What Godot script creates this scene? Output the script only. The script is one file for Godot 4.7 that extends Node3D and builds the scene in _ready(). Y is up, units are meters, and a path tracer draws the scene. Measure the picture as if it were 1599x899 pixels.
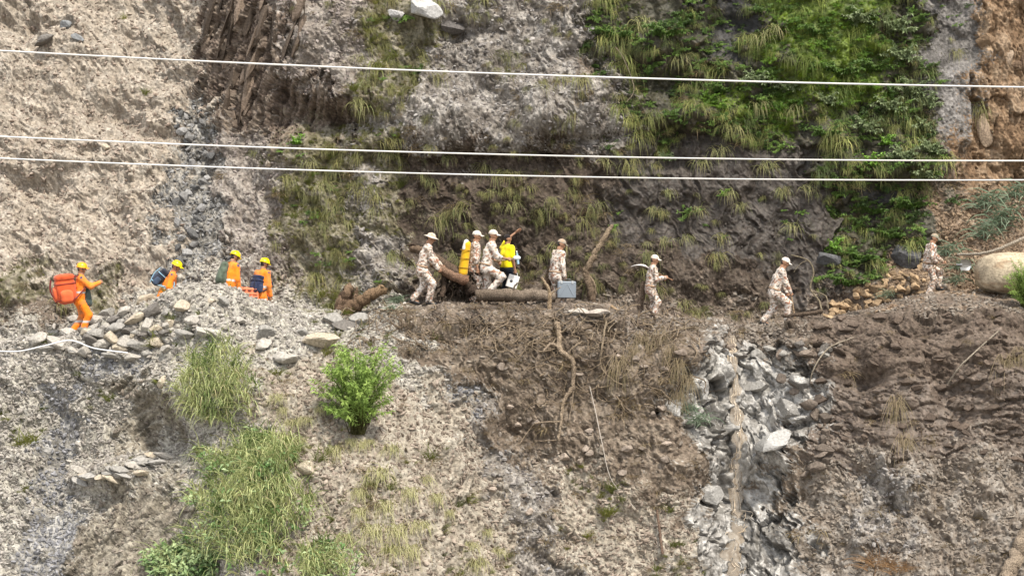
extends Node3D
# A cut hillside after a landslide: a narrow path across it, rescuers walking along the path, three cables in front.

const PXM := 66.0            # photograph pixels per metre at z = 0
const CAM := Vector3(0, 2.5, 45.0)
const AIM := Vector3(0, 0.462, 0)
var fwd: Vector3
var rgt: Vector3
var upv: Vector3
var fpx: float
var rng := RandomNumberGenerator.new()

# ---------------------------------------------------------------- mesh builder
class MB:
	var v := PackedVector3Array()
	var n := PackedVector3Array()
	var c := PackedColorArray()
	var ix := PackedInt32Array()

	func face(a: Vector3, b: Vector3, d: Vector3, col: Color) -> void:   # counter-clockwise seen from outside, flat
		var m := (b - a).cross(d - a)
		if m.length_squared() < 1e-16:
			return
		m = m.normalized()
		var k := v.size()
		v.append(a); v.append(b); v.append(d)
		n.append(m); n.append(m); n.append(m)
		c.append(col); c.append(col); c.append(col)
		ix.append(k); ix.append(k + 2); ix.append(k + 1)

	func quad(a: Vector3, b: Vector3, d: Vector3, e: Vector3, col: Color) -> void:
		face(a, b, d, col)
		face(a, d, e, col)

	func vert(p: Vector3, m: Vector3, col: Color) -> int:
		v.append(p); n.append(m); c.append(col)
		return v.size() - 1

	func tri_i(a: int, b: int, d: int) -> void:
		ix.append(a); ix.append(d); ix.append(b)

	func tube(pts: PackedVector3Array, rad: PackedFloat32Array, sides: int, c0: Color, c1: Color, lump := 0.0, sd := 1) -> void:
		var r := RandomNumberGenerator.new()
		r.seed = sd
		var m := pts.size()
		var t0 := (pts[1] - pts[0]).normalized()
		var s := t0.cross(Vector3(0.31, 0.77, 0.55)).normalized()
		var start := v.size()
		var ph := r.randf() * 6.0
		for i in m:
			var t := (pts[mini(i + 1, m - 1)] - pts[maxi(i - 1, 0)]).normalized()
			s = (s - t * s.dot(t)).normalized()
			var b := t.cross(s)
			var ringr := rad[i] * (1.0 + lump * r.randf_range(-0.2, 0.2))
			for j in sides:
				var a := TAU * j / sides
				var dir := s * cos(a) + b * sin(a)
				var k := 1.0 + lump * 0.8 * sin(a * 3.0 + ph + i * 0.2) + lump * 0.6 * sin(a * 5.0 - ph + i * 0.45) + lump * r.randf_range(-0.35, 0.35)
				var f := float(i) / (m - 1)
				vert(pts[i] + dir * ringr * k, dir, c0.lerp(c1, f) * (1.0 + lump * r.randf_range(-0.6, 0.6)))
		for i in m - 1:
			for j in sides:
				var a := start + i * sides + j
				var b := start + i * sides + (j + 1) % sides
				tri_i(a, b, b + sides)
				tri_i(a, b + sides, a + sides)
		var e0 := vert(pts[0] - t0 * rad[0] * 0.25, -t0, c0)
		var t1 := (pts[m - 1] - pts[m - 2]).normalized()
		var e1 := vert(pts[m - 1] + t1 * rad[m - 1] * 0.25, t1, c1)
		for j in sides:
			tri_i(e0, start + (j + 1) % sides, start + j)
			tri_i(e1, start + (m - 1) * sides + j, start + (m - 1) * sides + (j + 1) % sides)

	func ball(at: Vector3, size: Vector3, e: float, nu: int, nv: int, col: Color, bas := Basis()) -> void:   # superellipsoid
		var start := v.size()
		for i in nv + 1:
			var la := -PI / 2 + PI * i / nv
			for j in nu:
				var lo := TAU * j / nu
				var cl := cos(la); var sl := sin(la); var cx := cos(lo); var sx := sin(lo)
				var p := Vector3(signf(cl * cx) * pow(absf(cl), e) * pow(absf(cx), e), signf(sl) * pow(absf(sl), e), signf(cl * sx) * pow(absf(cl), e) * pow(absf(sx), e))
				var f := 2.0 - e
				var m := Vector3(signf(cl * cx) * pow(absf(cl), f) * pow(absf(cx), f) / size.x, signf(sl) * pow(absf(sl), f) / size.y, signf(cl * sx) * pow(absf(cl), f) * pow(absf(sx), f) / size.z).normalized()
				vert(at + bas * (p * size), bas * m, col)
		for i in nv:
			for j in nu:
				var a := start + i * nu + j
				var b := start + i * nu + (j + 1) % nu
				tri_i(a, b + nu, b)
				tri_i(a, a + nu, b + nu)

	func cbox(at: Vector3, size: Vector3, bev: float, col: Color, bas := Basis()) -> void:   # box with chamfered edges
		var h := size * 0.5
		for ax in 3:
			for sg in [-1.0, 1.0]:
				var u := (ax + 1) % 3
				var w := (ax + 2) % 3
				var q := []
				for k in [[-1, -1], [1, -1], [1, 1], [-1, 1]]:
					var p := Vector3()
					p[ax] = h[ax] * sg
					p[u] = (h[u] - bev) * k[0]
					p[w] = (h[w] - bev) * k[1]
					q.append(at + bas * p)
				if sg > 0: quad(q[0], q[1], q[2], q[3], col)
				else: quad(q[3], q[2], q[1], q[0], col)
		for ax in 3:
			var u := (ax + 1) % 3
			var w := (ax + 2) % 3
			for su in [-1.0, 1.0]:
				for sw in [-1.0, 1.0]:
					var q := []
					for k in [[-1, 0], [1, 0], [1, 1], [-1, 1]]:
						var p := Vector3()
						p[ax] = (h[ax] - bev) * k[0]
						p[u] = (h[u] - (bev if k[1] == 1 else 0.0)) * su
						p[w] = (h[w] - (0.0 if k[1] == 1 else bev)) * sw
						q.append(at + bas * p)
					if su * sw < 0: quad(q[0], q[1], q[2], q[3], col)
					else: quad(q[3], q[2], q[1], q[0], col)
		for sx in [-1.0, 1.0]:
			for sy in [-1.0, 1.0]:
				for sz in [-1.0, 1.0]:
					var a: Vector3 = at + bas * Vector3(h.x * sx, (h.y - bev) * sy, (h.z - bev) * sz)
					var b: Vector3 = at + bas * Vector3((h.x - bev) * sx, h.y * sy, (h.z - bev) * sz)
					var d: Vector3 = at + bas * Vector3((h.x - bev) * sx, (h.y - bev) * sy, h.z * sz)
					if sx * sy * sz > 0: face(a, b, d, col)
					else: face(a, d, b, col)

	func blade(p: Vector3, dir: Vector3, length: float, width: float, droop: float, segs: int, c0: Color, c1: Color) -> void:   # a grass blade that bends under its weight
		var d := dir.normalized()
		var side := d.cross(Vector3(0.2, 0.1, 1)).normalized()
		if absf(d.z) > 0.7: side = d.cross(Vector3(0, 1, 0.15)).normalized()
		var start := v.size()
		var m := side.cross(d)
		for i in segs + 1:
			var f := float(i) / segs
			var w := width * (1.0 - f * f) * 0.5
			m = side.cross(d).normalized()
			var col := c0.lerp(c1, f)
			if i == segs:
				vert(p, m, col)
			else:
				vert(p - side * w, m, col)
				vert(p + side * w, m, col)
			p += d * length / segs
			d = (d + Vector3(0, -droop / segs, 0)).normalized()
		for i in segs:
			var a := start + i * 2
			if i == segs - 1:
				tri_i(a, a + 1, a + 2)
			else:
				tri_i(a, a + 1, a + 3)
				tri_i(a, a + 3, a + 2)

	func leaf(p: Vector3, dir: Vector3, nrm: Vector3, length: float, width: float, col: Color) -> void:   # a leaf folded along its midrib
		var d := dir.normalized()
		var s := d.cross(nrm).normalized()
		var m := s.cross(d).normalized()
		var tip := p + d * length - m * length * 0.18
		var mid := p + d * length * 0.45
		var a := mid + s * width * 0.5 + m * width * 0.16
		var b := mid - s * width * 0.5 + m * width * 0.16
		face(p, a, tip, col)
		face(p, tip, b, col * 0.96)

	func add(o: Array, t: Transform3D, col: Color) -> void:   # append [v, n, ix] moved by t
		var k := v.size()
		for i in o[0].size():
			vert(t * o[0][i], (t.basis * o[1][i]).normalized(), col)
		var flip := t.basis.determinant() < 0
		for i in range(0, o[2].size(), 3):
			ix.append(k + o[2][i])
			ix.append(k + o[2][i + (1 if flip else 2)])
			ix.append(k + o[2][i + (2 if flip else 1)])

	func mesh() -> ArrayMesh:
		var a := []
		a.resize(Mesh.ARRAY_MAX)
		a[Mesh.ARRAY_VERTEX] = v
		a[Mesh.ARRAY_NORMAL] = n
		a[Mesh.ARRAY_COLOR] = c
		a[Mesh.ARRAY_INDEX] = ix
		var me := ArrayMesh.new()
		me.add_surface_from_arrays(Mesh.PRIMITIVE_TRIANGLES, a)
		return me

# ---------------------------------------------------------------- names, labels, materials
func at(px: float, py: float, z: float) -> Vector3:   # where the line of sight of a photograph pixel meets the plane at depth z
	var d := fwd + rgt * ((px - 799.5) / fpx) + upv * ((449.5 - py) / fpx)
	return CAM + d * ((z - CAM.z) / d.z)

func pixel(p: Vector3) -> Vector2:
	var q := p - CAM
	var w := q.dot(fwd)
	return Vector2(799.5 + fpx * q.dot(rgt) / w, 449.5 - fpx * q.dot(upv) / w)

var taken := {}
func numbered(called: String) -> String:
	var k: int = taken.get(called, 0)
	taken[called] = k + 1
	return called if k == 0 else "%s_%03d" % [called, k]

func tag(o: Node3D, label: String, category := "", group := "", kind := "") -> void:
	o.set_meta("label", label)
	if category: o.set_meta("category", category)
	if group: o.set_meta("group", group)
	if kind: o.set_meta("kind", kind)

func thing(called: String, label: String, category: String, pos := Vector3.ZERO, group := "") -> Node3D:
	var o := Node3D.new()
	o.name = numbered(called)
	add_child(o)
	o.position = pos
	tag(o, label, category, group)
	return o

func obj(called: String, me: Mesh, mat: Material, parent: Node3D = null) -> MeshInstance3D:
	var o := MeshInstance3D.new()
	o.mesh = me
	o.material_override = mat
	if parent == null:
		o.name = numbered(called)
		add_child(o)
	else:
		var k := 0
		for ch in parent.get_children():
			if String(ch.name) == called or String(ch.name).begins_with(called + "_0"): k += 1
		o.name = called if k == 0 else "%s_%03d" % [called, k]
		parent.add_child(o, true)
	return o

func mat(rough := 0.9, back := 0.0, spec := 0.5, albedo := Color.WHITE) -> StandardMaterial3D:
	var m := StandardMaterial3D.new()
	m.vertex_color_use_as_albedo = true
	m.albedo_color = albedo
	m.roughness = rough
	m.metallic_specular = spec
	m.cull_mode = BaseMaterial3D.CULL_DISABLED
	if back > 0.0:
		m.backlight_enabled = true
		m.backlight = Color(back, back, back)
	return m

func grain(m: StandardMaterial3D, freq: float, scale: float, lo: float, bump: float, sd: int) -> void:   # fine grain and relief on a surface, in world coordinates
	var f := FastNoiseLite.new()
	f.seed = sd
	f.frequency = freq
	f.fractal_octaves = 5
	f.fractal_gain = 0.62
	var t := NoiseTexture2D.new()
	t.noise = f
	t.width = 512
	t.height = 512
	t.seamless = true
	var g := Gradient.new()
	g.set_color(0, Color(lo, lo, lo))
	g.set_color(1, Color(1, 1, 1))
	g.add_point(0.35, Color(lo + 0.12, lo + 0.12, lo + 0.12))
	g.add_point(0.65, Color(0.95, 0.95, 0.95))
	t.color_ramp = g
	m.albedo_texture = t
	m.uv1_triplanar = true
	m.uv1_world_triplanar = true
	m.uv1_scale = Vector3(scale, scale, scale)
	m.heightmap_enabled = true
	m.heightmap_scale = bump
	var h := NoiseTexture2D.new()
	h.noise = f
	h.width = 512
	h.height = 512
	h.seamless = true
	m.heightmap_texture = h

var M := {}
func materials() -> void:
	M.soil = mat(0.95, 0.0, 0.3); grain(M.soil, 0.02, 0.9, 0.62, 2.2, 3)
	M.wet = mat(0.4, 0.0, 0.5); grain(M.wet, 0.012, 0.7, 0.6, 1.6, 5)
	M.damp = mat(0.6, 0.0, 0.4); grain(M.damp, 0.015, 0.8, 0.62, 2.0, 6)
	M.stone = mat(0.85, 0.0, 0.35); grain(M.stone, 0.02, 1.3, 0.66, 1.0, 7)
	M.wetstone = mat(0.35, 0.0, 0.5); grain(M.wetstone, 0.02, 1.3, 0.66, 0.8, 8)
	M.wood = mat(0.85, 0.0, 0.3); grain(M.wood, 0.03, 2.0, 0.45, 3.5, 9)
	M.grass = mat(0.6, 0.7, 0.3)
	M.leaf = mat(0.5, 0.6, 0.4)
	M.cloth = mat(0.9, 0.0, 0.2); M.cloth.rim_enabled = true; M.cloth.rim = 0.3
	M.skin = mat(0.55, 0.0, 0.4)
	M.plastic = mat(0.4, 0.0, 0.5)
	M.shell = mat(0.28, 0.0, 0.5)
	M.metal = mat(0.35, 0.0, 0.5); M.metal.metallic = 0.85
	M.cable = mat(0.5, 0.0, 0.4)
	M.water = mat(0.12, 0.0, 0.5)
	M.film = mat(0.1, 0.0, 0.5, Color(1, 1, 1, 0.5)); M.film.transparency = BaseMaterial3D.TRANSPARENCY_ALPHA

# ---------------------------------------------------------------- terrain
const CPX := [-120.0, 0.0, 130.0, 230.0, 310.0, 420.0, 520.0, 620.0, 760.0, 900.0, 1050.0, 1150.0, 1260.0, 1360.0, 1460.0, 1560.0, 1720.0]
const ROWS := [   # pairs of lists along CPX: photograph height, then depth
	[[960, 960, 960, 960, 960, 960, 960, 960, 960, 960, 960, 960, 960, 960, 960, 960, 960], [3.9, 4.2, 4.7, 5.5, 6.3, 7.4, 7.6, 7.2, 4.6, 3.7, 4.0, 3.1, 3.7, 4.5, 4.7, 4.9, 5.1]],
	[[800, 800, 800, 800, 800, 800, 800, 800, 800, 800, 800, 800, 800, 800, 800, 800, 800], [3.0, 3.2, 3.4, 4.0, 4.8, 5.7, 5.8, 5.3, 3.3, 2.7, 3.0, 2.1, 2.7, 3.3, 3.5, 3.6, 3.8]],
	[[690, 690, 690, 690, 690, 690, 690, 690, 690, 690, 690, 690, 690, 690, 690, 690, 690], [2.4, 2.5, 2.5, 2.8, 3.7, 4.5, 4.6, 3.9, 2.4, 2.2, 2.5, 1.6, 2.1, 2.7, 2.9, 3.0, 3.2]],
	[[595, 595, 590, 585, 570, 590, 600, 595, 590, 590, 590, 590, 590, 590, 590, 590, 590], [1.9, 2.0, 2.1, 2.3, 3.0, 3.5, 3.3, 2.6, 1.8, 1.9, 1.9, 1.1, 1.6, 2.1, 2.3, 2.4, 2.6]],
	[[552, 550, 530, 508, 483, 512, 522, 515, 515, 510, 522, 528, 522, 512, 500, 500, 500], [1.5, 1.5, 1.6, 1.7, 2.0, 2.0, 1.9, 1.6, 1.5, 1.4, 1.4, 0.7, 1.2, 1.5, 1.6, 1.7, 1.8]],
	[[540, 537, 515, 476, 443, 474, 492, 486, 484, 480, 498, 510, 504, 488, 468, 470, 468], [0.9, 0.9, 1.0, 1.0, 1.2, 1.1, 0.9, 0.8, 0.8, 0.8, 0.8, 0.4, 0.6, 0.7, 0.7, 0.8, 0.9]],
	[[532, 529, 510, 508, 506, 500, 484, 474, 470, 468, 486, 496, 494, 478, 458, 446, 430], [-1.1, -1.1, -1.1, -1.1, -1.1, -1.1, -1.1, -1.1, -1.1, -1.1, -1.1, -1.1, -1.1, -1.1, -1.1, -1.0, -0.9]],
	[[400, 400, 400, 400, 400, 400, 400, 400, 400, 400, 400, 400, 400, 400, 400, 380, 370], [-2.1, -2.1, -2.1, -2.1, -2.1, -1.9, -1.8, -1.7, -1.7, -1.7, -1.7, -1.7, -1.7, -1.8, -1.9, -1.9, -1.9]],
	[[300, 300, 300, 300, 300, 300, 300, 300, 300, 300, 300, 300, 300, 300, 300, 300, 300], [-3.0, -3.0, -3.0, -3.0, -3.0, -2.6, -2.3, -2.2, -2.2, -2.1, -1.9, -1.9, -1.9, -1.9, -2.1, -2.7, -2.9]],
	[[215, 215, 215, 215, 215, 215, 215, 215, 215, 215, 215, 215, 215, 215, 215, 215, 215], [-3.7, -3.7, -3.7, -3.8, -3.8, -2.7, -2.3, -2.0, -1.9, -2.0, -2.1, -2.1, -2.1, -2.1, -2.3, -2.8, -3.0]],
	[[110, 110, 110, 110, 110, 110, 110, 110, 110, 110, 110, 110, 110, 110, 110, 110, 110], [-4.8, -4.8, -4.8, -4.8, -4.5, -2.8, -2.4, -2.5, -2.7, -2.5, -2.3, -2.3, -2.3, -2.4, -2.7, -2.9, -3.0]],
	[[-40, -40, -40, -40, -40, -40, -40, -40, -40, -40, -40, -40, -40, -40, -40, -40, -40], [-6.2, -6.2, -6.2, -6.2, -4.8, -3.0, -2.8, -3.4, -3.6, -3.1, -2.8, -2.7, -2.7, -2.9, -3.1, -3.2, -3.3]],
]
const RLEN := [50.0, 20.0, 4.5, 2.7, 1.85, 1.75, 1.4, 0.9, 2.1, 1.6, 1.8, 1.4, 1.8, 2.5, 7.0, 14.0]
const STEP := 0.0265

enum R { SOIL, SLOPE, GULLY, STRATA, GREY, OLIVE, DARKSOIL, GREEN, DARKROCK, SMOOTH, OCHRE, DEBRIS, GRAVEL, WET, MUD, MUDLOW, PATH, SHALE, BLACK, PALE, MOSS, BLUE, PINK }
# region: three base colours, then weights: low, mid, ridge, stone, pebble, block, strata, fine
const KIND := [
	[Color(0.185, 0.146, 0.112), Color(0.125, 0.098, 0.075), Color(0.265, 0.218, 0.172), 0.16, 0.05, 0.03, 0.012, 0.014, 0.03, 0.0, 0.016],
	[Color(0.38, 0.328, 0.268), Color(0.275, 0.23, 0.182), Color(0.47, 0.425, 0.365), 0.20, 0.045, 0.025, 0.012, 0.012, 0.03, 0.0, 0.012],
	[Color(0.24, 0.225, 0.2), Color(0.075, 0.07, 0.064), Color(0.44, 0.425, 0.395), 0.15, 0.05, 0.05, 0.03, 0.02, 0.09, 0.0, 0.02],
	[Color(0.16, 0.122, 0.098), Color(0.07, 0.053, 0.044), Color(0.27, 0.22, 0.178), 0.10, 0.03, 0.02, 0.0, 0.006, 0.20, 0.16, 0.02],
	[Color(0.222, 0.198, 0.174), Color(0.105, 0.09, 0.078), Color(0.38, 0.355, 0.325), 0.22, 0.07, 0.09, 0.03, 0.015, 0.09, 0.0, 0.025],
	[Color(0.175, 0.158, 0.10), Color(0.11, 0.095, 0.06), Color(0.28, 0.255, 0.20), 0.20, 0.07, 0.06, 0.03, 0.015, 0.05, 0.0, 0.03],
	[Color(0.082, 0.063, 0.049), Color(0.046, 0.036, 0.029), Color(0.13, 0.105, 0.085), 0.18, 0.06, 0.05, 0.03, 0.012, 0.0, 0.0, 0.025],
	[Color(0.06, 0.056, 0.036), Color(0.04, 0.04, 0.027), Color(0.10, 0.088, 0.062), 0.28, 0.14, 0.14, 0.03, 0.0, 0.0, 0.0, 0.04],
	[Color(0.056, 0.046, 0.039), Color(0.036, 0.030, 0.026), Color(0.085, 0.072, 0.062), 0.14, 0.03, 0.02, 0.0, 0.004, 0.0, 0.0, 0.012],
	[Color(0.21, 0.197, 0.187), Color(0.13, 0.122, 0.116), Color(0.29, 0.275, 0.265), 0.12, 0.04, 0.03, 0.0, 0.004, 0.10, 0.0, 0.015],
	[Color(0.235, 0.155, 0.095), Color(0.13, 0.084, 0.052), Color(0.35, 0.26, 0.18), 0.14, 0.03, 0.02, 0.0, 0.003, 0.15, 0.10, 0.008],
	[Color(0.26, 0.19, 0.135), Color(0.155, 0.11, 0.076), Color(0.36, 0.285, 0.215), 0.14, 0.05, 0.03, 0.04, 0.02, 0.05, 0.0, 0.02],
	[Color(0.415, 0.39, 0.335), Color(0.28, 0.258, 0.216), Color(0.53, 0.51, 0.455), 0.14, 0.035, 0.02, 0.022, 0.018, 0.03, 0.0, 0.012],
	[Color(0.27, 0.256, 0.235), Color(0.105, 0.097, 0.086), Color(0.47, 0.455, 0.43), 0.18, 0.02, 0.02, 0.0, 0.003, 0.40, 0.0, 0.008],
	[Color(0.142, 0.11, 0.087), Color(0.09, 0.068, 0.054), Color(0.19, 0.152, 0.124), 0.20, 0.05, 0.03, 0.0, 0.010, 0.075, 0.0, 0.02],
	[Color(0.21, 0.172, 0.137), Color(0.14, 0.114, 0.09), Color(0.31, 0.28, 0.245), 0.18, 0.05, 0.03, 0.02, 0.014, 0.04, 0.0, 0.02],
	[Color(0.20, 0.16, 0.125), Color(0.12, 0.096, 0.076), Color(0.28, 0.23, 0.19), 0.10, 0.06, 0.04, 0.03, 0.016, 0.0, 0.0, 0.03],
	[Color(0.255, 0.225, 0.18), Color(0.115, 0.10, 0.08), Color(0.40, 0.365, 0.30), 0.10, 0.03, 0.02, 0.0, 0.01, 0.14, 0.10, 0.02],
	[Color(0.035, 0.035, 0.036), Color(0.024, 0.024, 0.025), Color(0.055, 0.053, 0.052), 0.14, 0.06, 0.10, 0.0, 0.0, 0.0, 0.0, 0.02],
	[Color(0.36, 0.316, 0.256), Color(0.255, 0.217, 0.172), Color(0.46, 0.425, 0.36), 0.16, 0.04, 0.025, 0.02, 0.016, 0.02, 0.0, 0.012],
	[Color(0.10, 0.145, 0.02), Color(0.05, 0.065, 0.02), Color(0.14, 0.20, 0.025), 0.20, 0.10, 0.10, 0.02, 0.0, 0.0, 0.0, 0.05],
	[Color(0.285, 0.272, 0.25), Color(0.13, 0.123, 0.112), Color(0.46, 0.45, 0.435), 0.12, 0.04, 0.03, 0.02, 0.02, 0.06, 0.0, 0.016],
	[Color(0.26, 0.225, 0.195), Color(0.145, 0.122, 0.104), Color(0.38, 0.345, 0.31), 0.18, 0.05, 0.05, 0.015, 0.018, 0.09, 0.0, 0.02],
]
# facets of broken rock: direction, frequency across and along, how far the lower edges stick out, depth of the joints
const FACET := {
	R.SOIL: [1.0, 0.0, 2.2, 3.5, 0.3, 0.2], R.SLOPE: [0.8, 0.6, 1.3, 3.0, 0.3, 0.1], R.GULLY: [0.9, 0.4, 6.0, 4.0, 0.0, 0.2], R.STRATA: [0.95, -0.31, 4.2, 0.55, 0.0, 0.4], R.GREY: [0.8, 0.6, 2.2, 2.6, 0.2, 0.2],
	R.OLIVE: [1.0, 0.2, 2.0, 2.6, 0.3, 0.2], R.SMOOTH: [1.0, 0.1, 0.9, 0.8, 0.1, 0.2], R.OCHRE: [0.98, 0.15, 1.5, 0.55, 0.0, 0.25], R.GRAVEL: [0.7, 0.7, 4.0, 5.0, 0.2, 0.1], R.WET: [0.86, 0.5, 1.9, 1.5, 0.25, 0.15],
	R.MUD: [1.0, 0.05, 2.1, 5.2, 0.75, 0.6], R.MUDLOW: [1.0, 0.1, 1.8, 4.0, 0.5, 0.3], R.SHALE: [-0.75, 0.66, 4.5, 0.9, 0.0, 0.3], R.PALE: [0.7, 0.7, 3.0, 4.0, 0.3, 0.1], R.BLUE: [0.8, 0.5, 4.0, 4.0, 0.1, 0.2], R.PINK: [0.9, -0.4, 2.4, 2.0, 0.1, 0.25], R.DEBRIS: [0.7, 0.7, 3.2, 4.0, 0.2, 0.2],
}

func facet(u: float, v: float, sd: int) -> Vector4:   # the nearest of many scattered points: offset from it, a number of its own, and how near the next is
	var iu := floori(u)
	var iv := floori(v)
	var b1 := 99.0
	var b2 := 99.0
	var o := Vector4()
	for y in range(iv - 1, iv + 2):
		for x in range(iu - 1, iu + 2):
			var h := (x * 374761393 + y * 668265263 + sd * 2246822519) & 0x7fffffff
			h = ((h ^ (h >> 13)) * 1274126177) & 0x7fffffff
			h = h ^ (h >> 16)
			var du := u - x - (h & 1023) / 1023.0
			var dv := v - y - ((h >> 10) & 1023) / 1023.0
			var d := du * du + dv * dv
			if d < b1:
				b2 = b1
				b1 = d
				o = Vector4(du, dv, ((h >> 20) & 1023) / 1023.0, 0)
			elif d < b2: b2 = d
	o.w = sqrt(b2) - sqrt(b1)
	return o

const RX0 := -17.0
const RY0 := -10.0
const RCELL := 0.1
const RW := 340
const RH := 190
var rmap := PackedByteArray()

func paint(id: int, z: float, pts: Array) -> void:
	var poly := PackedVector2Array()
	var lo := Vector2(99, 99)
	var hi := Vector2(-99, -99)
	for i in range(0, pts.size(), 2):
		var w := at(pts[i], pts[i + 1], z)
		poly.append(Vector2(w.x, w.y))
		lo = lo.min(Vector2(w.x, w.y)); hi = hi.max(Vector2(w.x, w.y))
	for j in range(maxi(0, int((lo.y - RY0) / RCELL)), mini(RH - 1, int((hi.y - RY0) / RCELL) + 1)):
		for i in range(maxi(0, int((lo.x - RX0) / RCELL)), mini(RW - 1, int((hi.x - RX0) / RCELL) + 1)):
			if Geometry2D.is_point_in_polygon(Vector2(RX0 + (i + 0.5) * RCELL, RY0 + (j + 0.5) * RCELL), poly):
				rmap[j * RW + i] = id

func regions() -> void:
	rmap.resize(RW * RH)
	# above the path
	paint(R.SLOPE, -3, [-500, -500, 330, -500, 320, 200, 470, 330, 480, 500, -500, 560])
	paint(R.OLIVE, -2, [-300, 430, 120, 425, 190, 440, 190, 540, -300, 560])
	paint(R.GULLY, -3, [268, 150, 330, 160, 345, 330, 350, 450, 280, 450, 262, 300])
	paint(R.PINK, -3, [330, 210, 470, 210, 470, 420, 360, 450, 345, 330])
	paint(R.STRATA, -3, [305, -500, 490, -500, 480, 60, 440, 200, 380, 215, 300, 120])
	paint(R.GREY, -3, [470, -500, 960, -500, 960, 250, 700, 250, 440, 215])
	paint(R.PINK, -3, [440, -60, 560, -60, 560, 150, 470, 180, 440, 150])
	paint(R.STRATA, -3, [400, 130, 560, 150, 590, 200, 430, 215])
	paint(R.OLIVE, -2, [430, 205, 650, 220, 660, 470, 440, 500])
	paint(R.OLIVE, -2.5, [560, -60, 640, -60, 700, 60, 640, 120, 570, 100])
	paint(R.OLIVE, -2.5, [560, 100, 640, 110, 620, 190, 560, 200])
	paint(R.SOIL, -2.5, [880, 90, 960, 120, 960, 160, 890, 150])
	paint(R.GREY, -2, [560, 370, 640, 380, 640, 440, 560, 440])
	paint(R.GREY, -2, [540, 270, 610, 270, 600, 320, 545, 320])
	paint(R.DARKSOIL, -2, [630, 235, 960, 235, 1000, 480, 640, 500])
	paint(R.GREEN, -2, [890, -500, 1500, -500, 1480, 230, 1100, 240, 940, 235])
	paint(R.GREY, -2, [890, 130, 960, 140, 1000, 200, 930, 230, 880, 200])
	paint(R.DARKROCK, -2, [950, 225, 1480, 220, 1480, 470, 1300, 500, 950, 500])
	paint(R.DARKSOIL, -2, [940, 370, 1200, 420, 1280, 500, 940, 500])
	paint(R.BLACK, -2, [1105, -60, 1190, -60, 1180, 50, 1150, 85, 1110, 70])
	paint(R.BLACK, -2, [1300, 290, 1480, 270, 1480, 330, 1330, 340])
	paint(R.MOSS, -2, [1190, -60, 1400, -60, 1380, 160, 1260, 170, 1200, 60])
	paint(R.MOSS, -2, [1100, 140, 1260, 145, 1240, 200, 1120, 185])
	paint(R.GREEN, -2, [1290, 190, 1480, 190, 1475, 390, 1400, 405, 1300, 450, 1285, 330])
	paint(R.DEBRIS, -1.8, [1285, 492, 1300, 468, 1375, 432, 1430, 395, 1480, 385, 1480, 475, 1350, 492])
	paint(R.BLACK, -2, [1320, 275, 1440, 285, 1430, 320, 1330, 315])
	paint(R.SMOOTH, -3, [1445, -500, 1560, -500, 1540, 200, 1490, 220, 1450, 180])
	paint(R.OCHRE, -3, [1530, -500, 2600, -500, 2600, 310, 1500, 310, 1495, 220, 1530, 90])
	paint(R.DEBRIS, -2, [1470, 300, 2600, 300, 2600, 480, 1400, 480, 1440, 420])
	# the path
	paint(R.PATH, 0, [-500, 505, 300, 470, 500, 480, 640, 470, 1000, 478, 1250, 485, 1350, 470, 1450, 455, 2600, 450, 2600, 490, 1460, 490, 1150, 535, 1000, 520, 600, 525, 300, 520, -500, 560])
	# below the path
	paint(R.GRAVEL, 2, [-500, 535, 60, 520, 230, 455, 310, 430, 420, 470, 560, 488, 600, 500, 720, 620, 810, 720, 900, 1200, -500, 1200])
	paint(R.PALE, 3, [360, 560, 560, 560, 720, 640, 830, 760, 900, 1000, 480, 1000, 440, 700])
	paint(R.SOIL, 2.5, [590, 500, 1060, 520, 1090, 700, 1060, 900, 1060, 1200, 890, 1000, 830, 760, 720, 620])
	paint(R.BLUE, 3, [765, 700, 800, 700, 850, 790, 885, 900, 890, 1000, 840, 1000, 815, 820])
	paint(R.BLUE, 3, [690, 600, 720, 600, 770, 680, 750, 700])
	paint(R.PALE, 3, [850, 730, 960, 740, 1080, 830, 1100, 1200, 900, 1200])
	paint(R.GREY, 3, [720, 640, 760, 650, 840, 760, 880, 900, 900, 1000, 860, 1000, 800, 800])
	paint(R.MUD, 2.5, [1260, 500, 2600, 470, 2600, 1200, 1240, 1200, 1270, 720, 1240, 640])
	paint(R.PATH, 1, [1060, 500, 1300, 505, 1270, 540, 1080, 540])
	paint(R.WET, 2.5, [1095, 550, 1240, 545, 1290, 590, 1270, 700, 1200, 760, 1270, 830, 1250, 1000, 1060, 1000, 1080, 760, 1110, 720, 1060, 640, 1040, 640])
	paint(R.MUDLOW, 3, [1270, 740, 1420, 700, 2600, 690, 2600, 1200, 1250, 1200])
	paint(R.GREY, 3, [1330, 740, 1420, 730, 1400, 860, 1340, 860])
	paint(R.SHALE, 2.5, [175, 620, 290, 590, 290, 650, 200, 725, 160, 690])
	paint(R.SHALE, 3.5, [120, 785, 230, 755, 330, 740, 300, 870, 250, 1000, 110, 1000])
	paint(R.BLUE, 2.5, [45, 600, 110, 600, 110, 750, 55, 760])
	paint(R.BLUE, 3.5, [40, 780, 120, 790, 130, 1000, 30, 1000])
	paint(R.BLUE, 2.5, [130, 560, 240, 545, 240, 590, 130, 600])

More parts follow.
